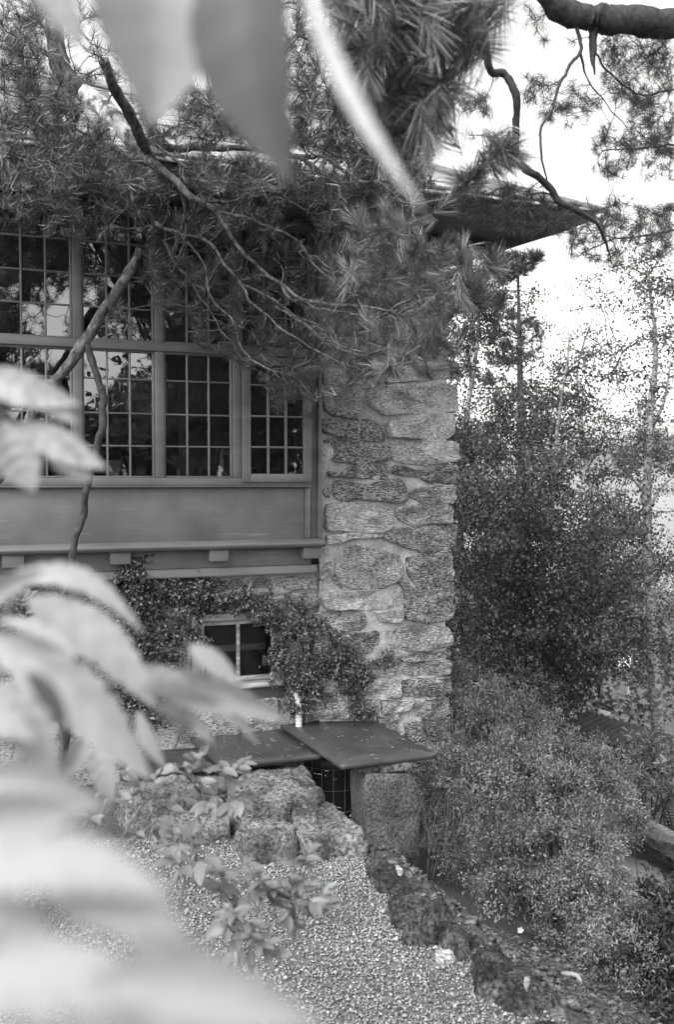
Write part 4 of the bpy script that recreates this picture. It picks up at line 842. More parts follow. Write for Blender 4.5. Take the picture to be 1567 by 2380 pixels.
pine2 = setp(empty('pine_tree', (4.2, 5.6, -2.4)), 'dark pine reaching in from the right with thin crooked hanging branches', 'pine tree')
rspec = [
 ('darkbark', [(1230, -70, 4.6, 52), (1290, 10, 4.7, 56), (1330, 35, 4.75, 60), (1400, 45, 4.8, 58), (1480, 50, 4.9, 60), (1570, 55, 5.0, 66), (1750, 60, 5.2, 76), (1950, 300, 5.4, 90), (2050, 1500, 5.5, 110)]),
 ('darkbark', [(1385, 50, 4.8, 24), (1378, 80, 4.8, 18), (1376, 130, 4.8, 15), (1380, 170, 4.8, 5)]),
 ('darkbark', [(1335, 60, 4.75, 12), (1348, 100, 4.75, 11), (1348, 125, 4.75, 12), (1320, 160, 4.7, 10), (1300, 200, 4.65, 10), (1280, 260, 4.6, 9), (1258, 300, 4.55, 9), (1255, 350, 4.5, 8), (1270, 415, 4.5, 5)]),
 ('darkbark', [(1080, -40, 4.0, 24), (1110, 70, 4.0, 22), (1128, 115, 4.0, 19), (1145, 160, 4.05, 18), (1180, 175, 4.1, 18), (1198, 215, 4.1, 17), (1205, 280, 4.15, 17), (1206, 340, 4.2, 16), (1225, 395, 4.2, 18), (1262, 425, 4.25, 16), (1300, 465, 4.3, 16), (1350, 495, 4.35, 14), (1395, 530, 4.4, 11), (1420, 590, 4.5, 6)]),
 ('darkbark', [(1348, 125, 4.75, 9), (1365, 180, 4.8, 5), (1410, 240, 4.9, 4), (1460, 300, 5.0, 3)]),
 ('darkbark', [(1380, 120, 4.8, 6), (1440, 190, 5.0, 6), (1500, 220, 5.2, 6), (1580, 205, 5.4, 7)]),
 ('darkbark', [(1300, 465, 4.3, 8), (1260, 450, 4.3, 7), (1210, 455, 4.3, 4)]),
 ('darkbark', [(1305, 470, 4.3, 7), (1302, 510, 4.35, 5), (1285, 545, 4.4, 3)]),
 ('darkbark', [(1400, 350, 5.6, 4), (1480, 345, 5.6, 5), (1590, 335, 5.8, 7)]),
 ('darkbark', [(1350, 590, 6.0, 3), (1430, 560, 6.0, 5), (1600, 530, 6.0, 7)]),
]
PP2, PR2 = branch_paths(rspec, pine2)
tw = MB()
ET = tufts([([(1400, 70), (1567, 90), (1567, 215), (1470, 260), (1390, 200)], 4.8, 6.0, 160), ([(1470, 230), (1567, 230), (1567, 360), (1440, 350)], 5.2, 6.4, 100),
            ([(1370, 320), (1567, 290), (1567, 420), (1400, 410)], 5.4, 6.4, 80), ([(1310, 480), (1450, 470), (1567, 480), (1567, 600), (1430, 620), (1330, 600)], 4.6, 6.2, 210),
            ([(1215, 170), (1330, 190), (1420, 260), (1420, 330), (1300, 300), (1220, 240)], 4.5, 5.2, 55),
            ([(1050, 430), (1200, 430), (1330, 480), (1330, 540), (1230, 550), (1080, 510), (1040, 460)], 4.2, 4.6, 110),
            ([(1050, 190), (1130, 190), (1140, 260), (1070, 280)], 4.0, 4.3, 16), ([(1080, 290), (1180, 300), (1190, 400), (1090, 410)], 4.1, 4.4, 14),
            ([(1180, 0), (1340, 60), (1330, 110), (1240, 90)], 4.6, 5.0, 8), ([(1400, 380), (1440, 380), (1440, 410), (1400, 415)], 5.4, 5.8, 8)])
dirs = colonize(PP2, PR2, ET, tw, k=.008, rmin=.0016, sag=.02, wob=.2, step=.05)
tw.build('twigs', M['darkbark'], pine2)['kind'] = 'stuff'
nd = MB(); needles(nd, ET, dirs + rng.normal(0, .35, ET.shape) + ZU * .25, .045, 34, .002, 20, 75)
E2 = ET - nrm(dirs) * .045; needles(nd, E2 + rng.normal(0, .02, ET.shape), dirs + rng.normal(0, .5, ET.shape), .042, 22, .002, 20, 75)
nd.build('needles', M['needle_far'], pine2)['kind'] = 'stuff'
# ------------------------------------------------------------------ creepers on the wall
def creeper(polys, label, roots, n_leaf, seed, nn=(.0, .085)):
    e = setp(empty('wall_creeper', FP(*roots[0][0])), label, 'creeper'); mb = MB(); P = []; R = []
    for path in roots:
        q, rr = smooth_path([FP(*p) for p in path], np.linspace(.012, .004, len(path)), 5); mb.add(*tube(q, rr, 6)); P.append(q); R.append(rr)
    P = np.concatenate(P); R = np.concatenate(R); tg = []
    for poly, n in polys:
        for x, y in sample_poly(poly, n):
            s, z = W(x, y, .05); tg.append(FP(s, nn[0] + (nn[1] - nn[0]) * rng.random(), z))
    tg = np.array(tg); tips = colonize(P, R, tg, mb, k=.006, rmin=.0012, sag=-.05, wob=.15, step=.04, sides=3, maxr=.006)
    mb.build('stems', M['stem'], e)['kind'] = 'stuff'
    per = n_leaf; lp = []; ld = []
    for t, d in zip(tg, tips):
        u = rng.random((per, 1)); lp.append(t - d * u * .11 + rng.normal(0, .012, (per, 3))); ld.append(d * .4 + rng.normal(0, .8, (per, 3)) + N * .5)
    lp = np.concatenate(lp); ld = nrm(np.concatenate(ld)); lm = MB(); k = len(lp)
    ln = .017 + .012 * rng.random(k); leaves(lm, lp, ld, nrm(N * .9 + ZU * .6 + rng.normal(0, .45, (k, 3))), ln, ln * .62)
    lm.build('foliage', M['leaf_creeper'], e)['kind'] = 'stuff'
creeper([([(262, 1310), (300, 1320), (335, 1345), (470, 1350), (500, 1370), (450, 1400), (438, 1480), (425, 1560), (380, 1560), (300, 1500), (250, 1400)], 160),
         ([(250, 1300), (330, 1300), (330, 1345), (270, 1345)], 22), ([(440, 1450), (490, 1465), (490, 1490), (450, 1490)], 6),
         ([(0, 1350), (250, 1350), (330, 1560), (330, 1680), (0, 1700)], 110), ([(250, 1600), (420, 1600), (440, 1690), (260, 1700)], 60), ([(470, 1345), (530, 1350), (500, 1362), (470, 1366)], 6), ([(440, 1372), (530, 1385), (560, 1400), (540, 1432), (480, 1436), (440, 1420)], 34)],
        'small-leaved creeper climbing the wall left of the basement window', [[(-2.2, .03, .1), (-2.15, .04, .5), (-2.1, .05, .9), (-2.0, .04, 1.15), (-1.75, .03, 1.22)], [(-2.6, .03, .1), (-2.6, .05, .7), (-2.5, .05, 1.1)]], 34, 1)
creeper([([(520, 1395), (560, 1380), (640, 1400), (735, 1425), (770, 1440), (720, 1440), (700, 1460), (690, 1560), (700, 1660), (660, 1640), (640, 1600), (610, 1570), (625, 1500), (600, 1440), (540, 1412)], 95),
         ([(690, 1440), (760, 1440), (850, 1560), (860, 1600), (820, 1650), (760, 1640), (720, 1660), (690, 1600)], 105), ([(820, 1640), (880, 1650), (880, 1690), (830, 1680)], 14), ([(860, 1520), (930, 1530), (905, 1545)], 5)],
        'small-leaved creeper hanging over the right half of the basement window and the pillar foot', [[(-1.08, .04, .28), (-1.1, .05, .6), (-1.12, .05, .9), (-1.05, .04, 1.02), (-1.2, .03, 1.07), (-1.5, .03, 1.12)], [(-1.1, .05, .9), (-.95, .05, .9), (-.8, .05, .75), (-.65, .06, .6)]], 34, 2)

# ------------------------------------------------------------------ trees beyond the house
def leafy_tree(label, trunk, polys, leaf, mat, bmat='birch', per=90, clump=.22, k=.012, group='trees below the house', sag=-.05, extra=()):
    """trunk: (x, y, depth, width); polys: (outline, depth from, depth to, number of leaf clumps)"""
    base = V(*trunk[0][:3]); gz_ = float(hgt(base[0], base[1])); root = base.copy(); root[2] = min(gz_, base[2])
    e = setp(empty('leafy_tree', root), label, 'tree', group)
    p = [V(x, y, d) for x, y, d, w in trunk]; r = [w * d / F * .5 for x, y, d, w in trunk]
    if base[2] > gz_ + .1: p = [np.array([base[0], base[1], gz_ - .1])] + p; r = [r[0] * 1.2] + r
    q, rr = smooth_path(p, r, 6); q[1:] += np.stack([fbm(q[1:] * 1.6 + 5 * i, 2, i) for i in range(3)], -1) * .03
    MB().add(*tube(q, rr, 8)).build('trunk', M[bmat], e, smooth=True); mb = MB(); tg = []
    P = [q]; R = [rr]
    for lim in extra:
        a, b = smooth_path([V(x, y, d) for x, y, d, w in lim], [w * d / F * .5 for x, y, d, w in lim], 5); MB().add(*tube(a, b, 6)).build('limb', M[bmat], e, smooth=True); P.append(a); R.append(b)
    P = np.concatenate(P); R = np.concatenate(R)
    for poly, d0, d1, n in polys:
        nc = max(3, n // 6); xy = sample_poly(poly, nc); dd = d0 + (d1 - d0) * rng.random(nc)
        for (x, y), d in zip(xy, dd): tg += list(V(x, y, d) + rng.normal(0, 1, (11, 3)) * [.5, .5, .26])
    tg = np.array(tg); tips = colonize(P, R, tg, mb, k=k * 1.6, rmin=.007, sag=sag, wob=.12, step=.25, sides=4, maxr=.06)
    mb.build('branches', M['darkbark'], e)['kind'] = 'stuff'
    n = len(tg); per = int(per * .36); lp = (tg[:, None] + rng.normal(0, clump * .42, (n, per, 3)) * [1.1, 1.1, .6] - (tips * .5)[:, None] * rng.random((n, per, 1)) ** 1.5).reshape(-1, 3); m = len(lp)
    ld = nrm(rng.normal(0, 1, (m, 3)) - ZU * .3); lm = MB(); ln = leaf * 1.5 * (.7 + .6 * rng.random(m)); leaves(lm, lp, ld, nrm(rng.normal(0, .5, (m, 3)) + ZU * .8 - np.array([0, .3, 0])), ln, ln * .75, .15)
    lm.build('crown', M[mat], e)['kind'] = 'stuff'
leafy_tree('dense dark tree with a pale trunk foot right of the pillar', [(1240, 1680, 13, 22), (1248, 1560, 13, 20), (1255, 1400, 13, 17), (1272, 1200, 13, 14), (1290, 1050, 13, 11), (1318, 880, 13, 7), (1330, 780, 13, 4)],
           [([(1050, 1150), (1120, 1100), (1240, 1150), (1330, 1120), (1420, 1180), (1440, 1350), (1460, 1500), (1400, 1570), (1280, 1610), (1050, 1600)], 11.5, 15, 330),
            ([(1190, 960), (1300, 840), (1400, 900), (1430, 1050), (1400, 1150), (1230, 1160)], 12, 14.5, 55)], .027, 'leaf_far', per=225, clump=.26)
leafy_tree('tall leafy tree close behind the pillar, reaching up to the eaves', [(1075, 1650, 15, 20), (1070, 1300, 15, 18), (1080, 1000, 15, 14), (1110, 780, 15, 8), (1130, 680, 15, 5)],
           [([(1040, 640), (1110, 630), (1180, 680), (1200, 760), (1230, 860), (1210, 1000), (1150, 1100), (1050, 1120)], 13.5, 17, 130), ([(1040, 1000), (1180, 1000), (1200, 1250), (1040, 1400)], 13.5, 17, 130)], .028, 'leaf_far2', per=210, clump=.26)
leafy_tree('slender birch with an upright pale trunk and sparse crown at the right edge', [(1532, 1760, 15, 30), (1524, 1600, 15, 29), (1515, 1400, 15, 26), (1505, 1200, 15, 22), (1512, 1000, 15, 18), (1525, 850, 15, 13), (1520, 740, 15, 9), (1505, 640, 15, 5)],
           [([(1470, 600), (1540, 640), (1567, 700), (1567, 900), (1450, 900), (1440, 780), (1490, 740)], 14, 16.5, 60), ([(1440, 900), (1567, 880), (1567, 1200), (1460, 1200), (1420, 1000)], 14, 17, 75), ([(1440, 1200), (1567, 1200), (1567, 1480), (1480, 1400)], 14, 17, 55)], .026, 'leaf_far2', per=115, clump=.22,
           extra=([(1510, 1180, 15, 9), (1540, 1130, 15, 7), (1590, 1090, 15, 5)], [(1508, 1150, 15, 10), (1470, 1110, 15, 6), (1440, 1080, 15, 4)], [(1518, 990, 15, 9), (1545, 930, 15, 7), (1560, 840, 15, 4)], [(1520, 1400, 15, 9), (1560, 1330, 15, 6), (1600, 1290, 15, 5)]))
leafy_tree('thin young birch leaning between the dense tree and the tall birch', [(1400, 1700, 18, 12), (1395, 1400, 18, 11), (1375, 1150, 18, 9), (1350, 980, 18, 7), (1345, 860, 18, 5), (1380, 740, 18, 3)],
           [([(1340, 740), (1420, 760), (1440, 900), (1460, 1050), (1420, 1200), (1330, 1180), (1300, 1000), (1320, 850)], 17, 19.5, 70), ([(1370, 1200), (1480, 1230), (1470, 1420), (1400, 1500)], 17, 20, 40)], .028, 'leaf_far2', per=130, clump=.26)
leafy_tree('low spreading tree behind the corrugated shed roof', [(1480, 1800, 24, 10), (1480, 1650, 24, 9), (1470, 1500, 24, 6)],
           [([(1420, 1480), (1510, 1450), (1580, 1500), (1600, 1700), (1500, 1760), (1420, 1660)], 22, 27, 60)], .075, 'leaf_far', per=45, clump=.4)
leafy_tree('dark tree in deep shade low behind the pillar edge', [(1090, 1760, 17, 14), (1090, 1600, 17, 12), (1110, 1450, 17, 8)],
           [([(1040, 1350), (1200, 1380), (1300, 1500), (1330, 1680), (1200, 1690), (1040, 1640)], 16, 19, 150)], .06, 'leaf_far', per=70, clump=.25)
far_p = setp(empty('distant_pine', V(1215, 1400, 24)), 'rounded pine top showing below the roof corner', 'pine tree')
MB().add(*tube([V(1215, 1700, 24), V(1212, 1000, 24), V(1205, 640, 24)], [.14, .1, .03], 7)).build('trunk', M['darkbark'], far_p)
E_ = tufts([([(1150, 600), (1200, 588), (1256, 585), (1258, 605), (1220, 635), (1160, 660)], 23.4, 24.6, 60), ([(1150, 700), (1260, 760), (1270, 790), (1190, 900), (1120, 900)], 23.4, 24.8, 60)]); nd = MB(); mb = MB()
D_ = colonize(np.array([V(1212, 1000, 24), V(1208, 800, 24), V(1205, 640, 24)]), np.array([.1, .06, .03]), E_, mb, k=.01, rmin=.006, step=.3); mb.build('branches', M['darkbark'], far_p)['kind'] = 'stuff'
needles(nd, E_, D_ + ZU * .8, .22, 60, .0035, 15, 70); nd.build('crown', M['needle_far'], far_p)['kind'] = 'stuff'

# shed with a corrugated roof, cable, lamp dome, path rail
shp = [V(1195, 1618, 16.5), V(1480, 1752, 12.4), V(1225, 1690, 12.6)]
a0 = V(1285, 1692, 13.4); a1 = V(1540, 1768, 12.6); up2 = V(1365, 1653, 13.9) - a0
shed = setp(empty('garden_shed', (a0 + a1) / 2 - ZU * 2), 'low dark shed with a corrugated metal roof among the trees', 'shed')
nrib = 16; vv = []; ff = []
for i in range(nrib * 4 + 1):
    t = i / (nrib * 4); h = .02 * (1 if (i % 4) in (1, 2) else 0); vv += [a0 + (a1 - a0) * t + ZU * h, a0 + (a1 - a0) * t + up2 + ZU * h]
for i in range(nrib * 4): ff.append([2 * i, 2 * i + 2, 2 * i + 3, 2 * i + 1])
M['shedroof'] = noisy('shed_roof_metal', .03, .06, 5, .65, .2, 20)
n_ = len(vv); mbs = MB().add(vv, ff); mbs.add([p - ZU * .03 for p in vv], [f[::-1] for f in ff]); mbs.add([a0, a1, a1 - ZU * .1, a0 - ZU * .1], [[0, 3, 2, 1]]); mbs.build('roof', M['shedroof'], shed)
b0 = a0 + nrm(up2) * .15 - ZU * .1; b1 = a1 + nrm(up2) * .15 - ZU * .1; bk = up2 * .7
MB().add(np.array([b0 - ZU * 2.2, b1 - ZU * 2.2, b1 + bk - ZU * 2.6, b0 + bk - ZU * 2.6, b0 - ZU * .05, b1 - ZU * .05, b1 + bk - ZU * .1, b0 + bk - ZU * .1]), BOXF).build('wall', M['dark_wood'], shed)
w0 = a0 + (a1 - a0) * .03 + up2; w1 = a0 + (a1 - a0) * .2 + up2
MB().add(np.array([w0, w1, w1 + up2 * .1, w0 + up2 * .1, w0 + ZU * .05, w1 + ZU * .05, w1 + up2 * .1 + ZU * .05, w0 + up2 * .1 + ZU * .05]), BOXF).build('ridge_board', M['white'], shed)
q = np.array([V(1185, 1612, 9.), V(1330, 1705, 9.2), V(1500, 1775, 9.6), V(1650, 1830, 10)]); q, _ = smooth_path(q, [.004] * 4, 8)
setp(MB().add(*tube(q, .004, 5)).build('cable', M['wire']), 'thin slack cable running down past the shed roof', 'cable')
dc = V(1463, 1545, 30); a = np.linspace(0, math.pi / 2, 7)
dome = setp(empty('white_dome', dc - ZU * 1.5), 'small white dome glimpsed between the tree trunks', 'dome')
lathe(dc, [(.34 * math.cos(t) + 1e-4, .26 * math.sin(t)) for t in a], 'white', 'cap', dome); MB().add(*tube([dc - ZU * 3.5, dc + ZU * .1], .05, 8)).build('pole', M['wire'], dome)
r0, r1 = G(1478, 1918, -1.55), G(1600, 1985, -1.55)
def beam(p, q, w, h): 
    d = nrm((q - p) * [1, 1, 0]); s = np.array([d[1], -d[0], 0]) * w / 2; return np.array([p - s, p + s, q + s, q - s, p - s + ZU * h, p + s + ZU * h, q + s + ZU * h, q - s + ZU * h]), BOXF
setp(MB().add(*beam(r0 - ZU * .1, r1 - ZU * .1, .1, .22)).build('timber_edging', M['paint_worn'], bevel=.01), 'grey timber beam edging the lower path', 'beam')

# ------------------------------------------------------------------ shrubs on the slope
def dep(y): return float(np.interp(y, [1540, 1650, 1800, 1950, 2100, 2250, 2400], [8.4, 7.6, 6.7, 6.0, 5.5, 5.0, 4.6]))
def lobes(lst):
    out = []
    for (x, y, d), (rx, ry, rz), n in lst:
        u = nrm(rng.normal(0, 1, (n * 3, 3))); u = u[u[:, 2] > -.35][:n]; r = (.62 + .38 * rng.random((len(u), 1)) ** .5) * (1 + .22 * fbm(u * 2.6 + x * .01, 2, 5))[:, None]; out.append(V(x, y, d) + u * r * [rx, ry, rz])
    return np.concatenate(out)
def shrub(name, label, polys, leaf, mat, per, root, cat='shrub', wide=.42, dmul=1., spread=.5, rmat='stem', clump=.03, up=.5, lig=.35, arch=0, tg=None):
    root = np.array(root); e = setp(empty(name, root), label, cat); tg = [] if tg is None else list(tg)
    for poly, n in polys:
        for x, y in sample_poly(poly, n): tg.append(V(x, y, dep(y) * dmul + spread * (rng.random() - .5)))
    tg = np.array(tg); g_ = hgt(tg[:, 0], tg[:, 1]) + .06; tg[:, 2] = np.maximum(tg[:, 2], g_); mb = MB()
    seeds = root + rng.normal(0, .12, (14, 3)) * [1, 1, 0]
    # fan of main stems
    P = []; R = []
    for s_ in seeds:
        t = tg[rng.integers(len(tg))]; q, rr = smooth_path([s_, s_ * .6 + t * .4 + ZU * .12, t], [.012, .009, .003], 6); mb.add(*tube(q, rr, 5)); P.append(q); R.append(rr)
    for _ in range(arch):
        s_ = root + rng.normal(0, .2, 3) * [1.5, 1, 0]; t = tg[rng.integers(len(tg))]; mid = s_ * .45 + t * .55 + ZU * (.25 + .3 * rng.random()); q, rr = smooth_path([s_, mid, t - ZU * .15 * rng.random()], [.004, .003, .0012], 7); mb.add(*tube(q, rr, 4))
    P = np.concatenate(P); R = np.concatenate(R); tips = colonize(P, R, tg, mb, k=.007, rmin=.0016, sag=-.05, wob=.14, step=.07, sides=4, maxr=.008)
    mb.build('stems', M[rmat], e)['kind'] = 'stuff'; n = len(tg)
    ax_ = nrm(nrm(tips) + ZU * up); lp = (tg[:, None] - ax_[:, None] * rng.random((n, per, 1)) * leaf * 2.2 + rng.normal(0, clump, (n, per, 3))).reshape(-1, 3); m = len(lp)
    an = np.repeat(ax_, per, 0); pr = perp(an); ang = np.radians(30 + 60 * rng.random((m, 1))); ld = an * np.cos(ang) + pr * np.sin(ang); ln = leaf * (.6 + .7 * rng.random(m)); lm = MB()
    leaves(lm, lp, ld, nrm(an + rng.normal(0, .25, (m, 3))), ln, ln * wide); lm.build('foliage', M[mat], e)['kind'] = 'stuff'; return e
shrub('azalea_shrub', 'big pale-leaved azalea bush sprawling down the slope right of the pillar',
      [([(990, 1870), (1100, 1930), (1170, 2050), (1190, 2140), (1080, 2090), (1010, 1970)], 40)],
      .0215, 'leaf_shrub', 46, (1.25, 6.1, float(hgt(1.25, 6.1))), spread=.9, arch=60, clump=.026, tg=lobes([((1140, 1740, 6.9), (.52, .5, .5), 260), ((1290, 1815, 6.7), (.52, .5, .38), 230), ((1210, 1870, 6.2), (.5, .4, .38), 190), ((1380, 1900, 6.4), (.36, .4, .34), 130), ((1300, 2010, 5.9), (.42, .4, .36), 150), ((1360, 2120, 5.6), (.3, .36, .3), 110), ((1440, 2220, 5.3), (.26, .3, .26), 80), ((1080, 1640, 7.3), (.3, .36, .34), 110), ((1050, 1830, 6.2), (.2, .26, .26), 60)]))
shrub('rhododendron_bush', 'rhododendron with rosettes of long leaves below the shed roof', [([(1420, 1720), (1480, 1690), (1540, 1690), (1600, 1720), (1600, 1830), (1480, 1820), (1430, 1790)], 120)], .075, 'leaf_shrub', 16, (3.2, 10.2, float(hgt(3.2, 10.2))), wide=.24, dmul=1.33, spread=1., clump=.012, up=1.2)
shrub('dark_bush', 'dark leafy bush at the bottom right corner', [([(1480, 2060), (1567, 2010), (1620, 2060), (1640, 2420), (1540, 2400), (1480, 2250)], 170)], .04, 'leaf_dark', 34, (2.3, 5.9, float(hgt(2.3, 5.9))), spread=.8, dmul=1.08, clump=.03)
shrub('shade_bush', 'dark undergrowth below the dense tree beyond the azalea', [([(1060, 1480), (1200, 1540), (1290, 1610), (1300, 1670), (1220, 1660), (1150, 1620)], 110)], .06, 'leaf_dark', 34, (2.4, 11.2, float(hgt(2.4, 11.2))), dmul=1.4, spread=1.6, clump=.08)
# fine dry stems hanging in the hollow under the azalea
mb = MB()
for k in range(38):
    x = 985 + 170 * rng.random(); p0 = V(x + 60, 1850 + 80 * rng.random(), 5.9); p2 = V(x + rng.normal(0, 60), 1960 + 190 * rng.random(), 5.2 + .3 * rng.random()); m_ = V(x - 10 + rng.normal(0, 30), 1890 + 30 * rng.normal(), 5.5); q, rr = smooth_path([p0, m_ + rng.normal(0, .05, 3), p2], [.0019, .0015, .0007], 7); mb.add(*tube(q, rr, 3))
for k in range(12):
    x = 1045 + 40 * rng.random(); p0 = V(x, 1760, 6.4); q, rr = smooth_path([p0, V(x + 10 + 10 * rng.normal(), 1650, 6.4), V(x + 25 + 25 * rng.normal(), 1560 + 30 * rng.random(), 6.4)], [.0018, .0014, .0007], 6); mb.add(*tube(q, rr, 3))
setp(mb.build('dry_stems', M['twig']), 'thin dry stems arching out of the hollow beside the granite block', 'stems', kind='stuff')
# small blossoms
for i, (x, y, lab) in enumerate(((1398, 1545 + 105, 'tiny white blossom at the top of the azalea bush'), (1210, 2160, 'tiny white blossom low on the azalea bush, above the dead branch'))):
    p = V(x - (230 if i == 0 else 0), y, dep(y) - .35); mb = MB(); D = nrm(np.array([[math.cos(a), -.3, math.sin(a)] for a in np.arange(5) * 1.257])); leaves(mb, np.repeat(p[None], 5, 0), D, np.repeat(np.array([[0, -1., .2]]), 5, 0), .018, .016); setp(mb.build('blossom', M['white']), lab, 'flower')
# fern
fc = np.array([3.35, 9.6, float(hgt(3.35, 9.6))]); fern = setp(empty('fern', fc), 'large dark fern with feathery arching fronds beside the lower path', 'fern')
for k in range(17):
    a = k * 2.4; out = np.array([math.cos(a), math.sin(a), 0]); L_ = .75 + .3 * rng.random(); t = np.linspace(0, 1, 26); pts = fc + out[None] * (t[:, None] * L_ * .9) + ZU * (L_ * (1.15 * t - .75 * t * t))[:, None]
    mb = MB().add(*tube(pts, np.linspace(.005, .001, 26), 4)); sd = np.cross(out, ZU); D = []; P = []; Ln = []
    for i in range(2, 26):
        for s in (-1, 1): P.append(pts[i]); D.append(sd * s + out * .35); Ln.append(.17 * math.sin(math.pi * (.12 + .86 * t[i])) + .01)
    leaves(mb, np.array(P), np.array(D), np.repeat(ZU[None], len(P), 0) + rng.normal(0, .1, (len(P), 3)), np.array(Ln), .028, .1); mb.build('frond', M['leaf_dark'], fern)

# ------------------------------------------------------------------ garden behind the camera, mirrored in the bay's panes
PG = FP(0, NB - .028, 0)
def RV(x, y, D): p = V(x, y, D); return p - 2 * np.dot(p - PG, N) * N
def mirror_tree(label, trunk, polys, leaf, per, clump, mat='leaf_far', needle=False, w=.3):
    q, rr = smooth_path([RV(x, y, d) for x, y, d in trunk], np.linspace(w, w * .2, len(trunk)), 5); b = q[0].copy(); b[2] = hgt(b[0], b[1]); e = setp(empty('garden_tree', b), label, 'tree', 'trees behind the camera')
    MB().add(*tube(np.concatenate([[b], q]), np.concatenate([[rr[0]], rr]), 8)).build('trunk', M['darkbark'], e, smooth=True); tg = []
    for poly, d0, d1, n in polys: tg += [RV(x, y, d0 + (d1 - d0) * rng.random()) for x, y in sample_poly(poly, n)]
    tg = np.array(tg); tg[:, 2] = np.maximum(tg[:, 2], hgt(tg[:, 0], tg[:, 1]) + .2); mb = MB(); tips = colonize(q, rr, tg, mb, k=.015, rmin=.008, step=.4, sides=4, maxr=.09); mb.build('branches', M['darkbark'], e)['kind'] = 'stuff'; lm = MB(); n = len(tg)
    if needle: needles(lm, tg, tips + ZU * .5, leaf, per, .0035, 15, 80, 1.0); E2 = np.repeat(tg, 4, 0) + rng.normal(0, clump, (n * 4, 3)); needles(lm, E2, rng.normal(0, 1, E2.shape) + ZU, leaf, per // 2, .0035, 15, 80, 1.0)
    else:
        lp = (tg[:, None] + rng.normal(0, clump, (n, per, 3))).reshape(-1, 3); D = nrm(rng.normal(0, 1, lp.shape)); leaves(lm, lp, D, perp(D), leaf, leaf * .8)
    lm.build('crown', M[mat], e)['kind'] = 'stuff'
mirror_tree('pine reflected in the upper left panes of the bay window', [(-60, 1120, 17), (-30, 960, 17), (10, 800, 17), (20, 650, 17), (60, 520, 17), (90, 420, 17)],
            [([(-60, 470), (130, 470), (160, 560), (130, 600), (40, 600), (-60, 620)], 15, 18, 34), ([(-60, 750), (40, 735), (90, 775), (80, 800), (40, 860), (-60, 880)], 15, 18, 14)], .3, 60, .16, 'needle_far', True, .2)
mirror_tree('dark broad tree reflected in the middle panes of the bay window', [(420, 1120, 32), (440, 960, 32), (450, 700, 32)],
            [([(262, 835), (300, 815), (385, 815), (385, 720), (480, 640), (720, 600), (740, 1115), (262, 1115)], 28, 36, 260), ([(400, 480), (740, 470), (740, 760), (480, 760), (400, 700)], 28, 36, 150)], .22, 70, .42, 'leaf_far', False, .4)
mirror_tree('low dark thicket reflected along the bottom of the panes', [(60, 1130, 30), (70, 1060, 30), (80, 980, 30)], [([(-80, 985), (260, 990), (260, 1140), (-80, 1140)], 27, 33, 140)], .2, 90, .4, 'leaf_far', False, .3)

# ------------------------------------------------------------------ rose sprigs above the gravel
def leaf_mesh(name, serr=.0, nu=9, curl=.12, wide=.5, fold=.12):
    u = np.linspace(0, 1, nu); w = wide * .5 * np.sin(math.pi * np.clip(u, 0, 1) ** .85) ** .8; w[0] = .01; w[-1] = .004; v = []
    for i in range(nu):
        s_ = serr * (1 if i % 2 else -1) * (0 < i < nu - 1)
        for c in (-1, -.5, 0, .5, 1): v.append((c * w[i] * (1 + s_ * abs(c)), u[i], -curl * u[i] ** 2 + fold * abs(c) * w[i] * 2 * 1.2))
    i = (np.arange(nu - 1) * 5)[:, None]; j = np.arange(4)[None]; return mesh_from(name, np.array(v), [np.stack([i + j, i + j + 1, i + j + 6, i + j + 5], -1).reshape(-1, 4)])
LM = [leaf_mesh('leaf_blade', .05, 11, .1 + .1 * k, .42 + .06 * k, .1) for k in range(3)]
for m_ in LM: m_.materials.append(M['leaf_sprig']); m_.polygons.foreach_set('use_smooth', np.ones(len(m_.polygons), bool))
def put_leaf(me, base, d, nn, L_, parent, name='leaf'):
    d = nrm(d); s_ = nrm(np.cross(d, nn)); z_ = np.cross(s_, d); m_ = np.eye(4); m_[:3, 0] = s_ * L_; m_[:3, 1] = d * L_; m_[:3, 2] = z_ * L_; m_[:3, 3] = base - root_base(parent)
    o = bpy.data.objects.new(name, me); COL.objects.link(o); o.parent = parent; o.matrix_local = Matrix(m_.tolist()); return o
def sprig(label, stems, rootp, dl, Lp, per=6):
    e = setp(empty('rose_sprig', rootp), label, 'shrub sprig', 'leafy sprigs over the gravel'); mb = MB()
    for st in stems:
        q, rr = smooth_path([V(x, y, d) for x, y, d in st], np.linspace(.0035, .0012, len(st)), 6); mb.add(*tube(q, rr, 5)); tg = nrm(np.gradient(q, axis=0)); n = len(q)
        for i in range(int(n * .3), n, max(1, dl)):
            pr = perp(tg[i][None])[0]; pet = q[i] + (pr * .9 + tg[i] * .6 + ZU * .1) * .05; mb.add(*tube([q[i], (q[i] + pet) / 2 + ZU * .005, pet], .0011, 3, False)); out = nrm(pet - q[i])
            for k in range(per):
                f = k / per; b = q[i] + (pet - q[i]) * (.35 + .65 * f); sd = nrm(np.cross(out, ZU + .01)) * (1 if k % 2 else -1); d = out * (.4 + .6 * f) + sd * (.9 - .7 * f) + rng.normal(0, .2, 3) - ZU * .35 * rng.random()
                put_leaf(LM[rng.integers(3)], b, d, nrm(ZU + np.array([0, -.55, 0]) + rng.normal(0, .3, 3)), Lp * (.7 + .5 * rng.random()), e)
    mb.build('stem', M['stem'], e, smooth=True)
sprig('pale leafy sprig arching low over the gravel', [[(420, 2030, 2.2), (500, 2030, 2.2), (580, 2060, 2.15), (660, 2090, 2.1), (730, 2110, 2.1)], [(450, 2040, 2.2), (520, 2080, 2.1), (560, 2150, 2.05), (590, 2220, 2.0)], [(560, 2060, 2.15), (640, 2050, 2.15), (700, 2020, 2.15)]], V(400, 2240, 2.5), 1, .036)
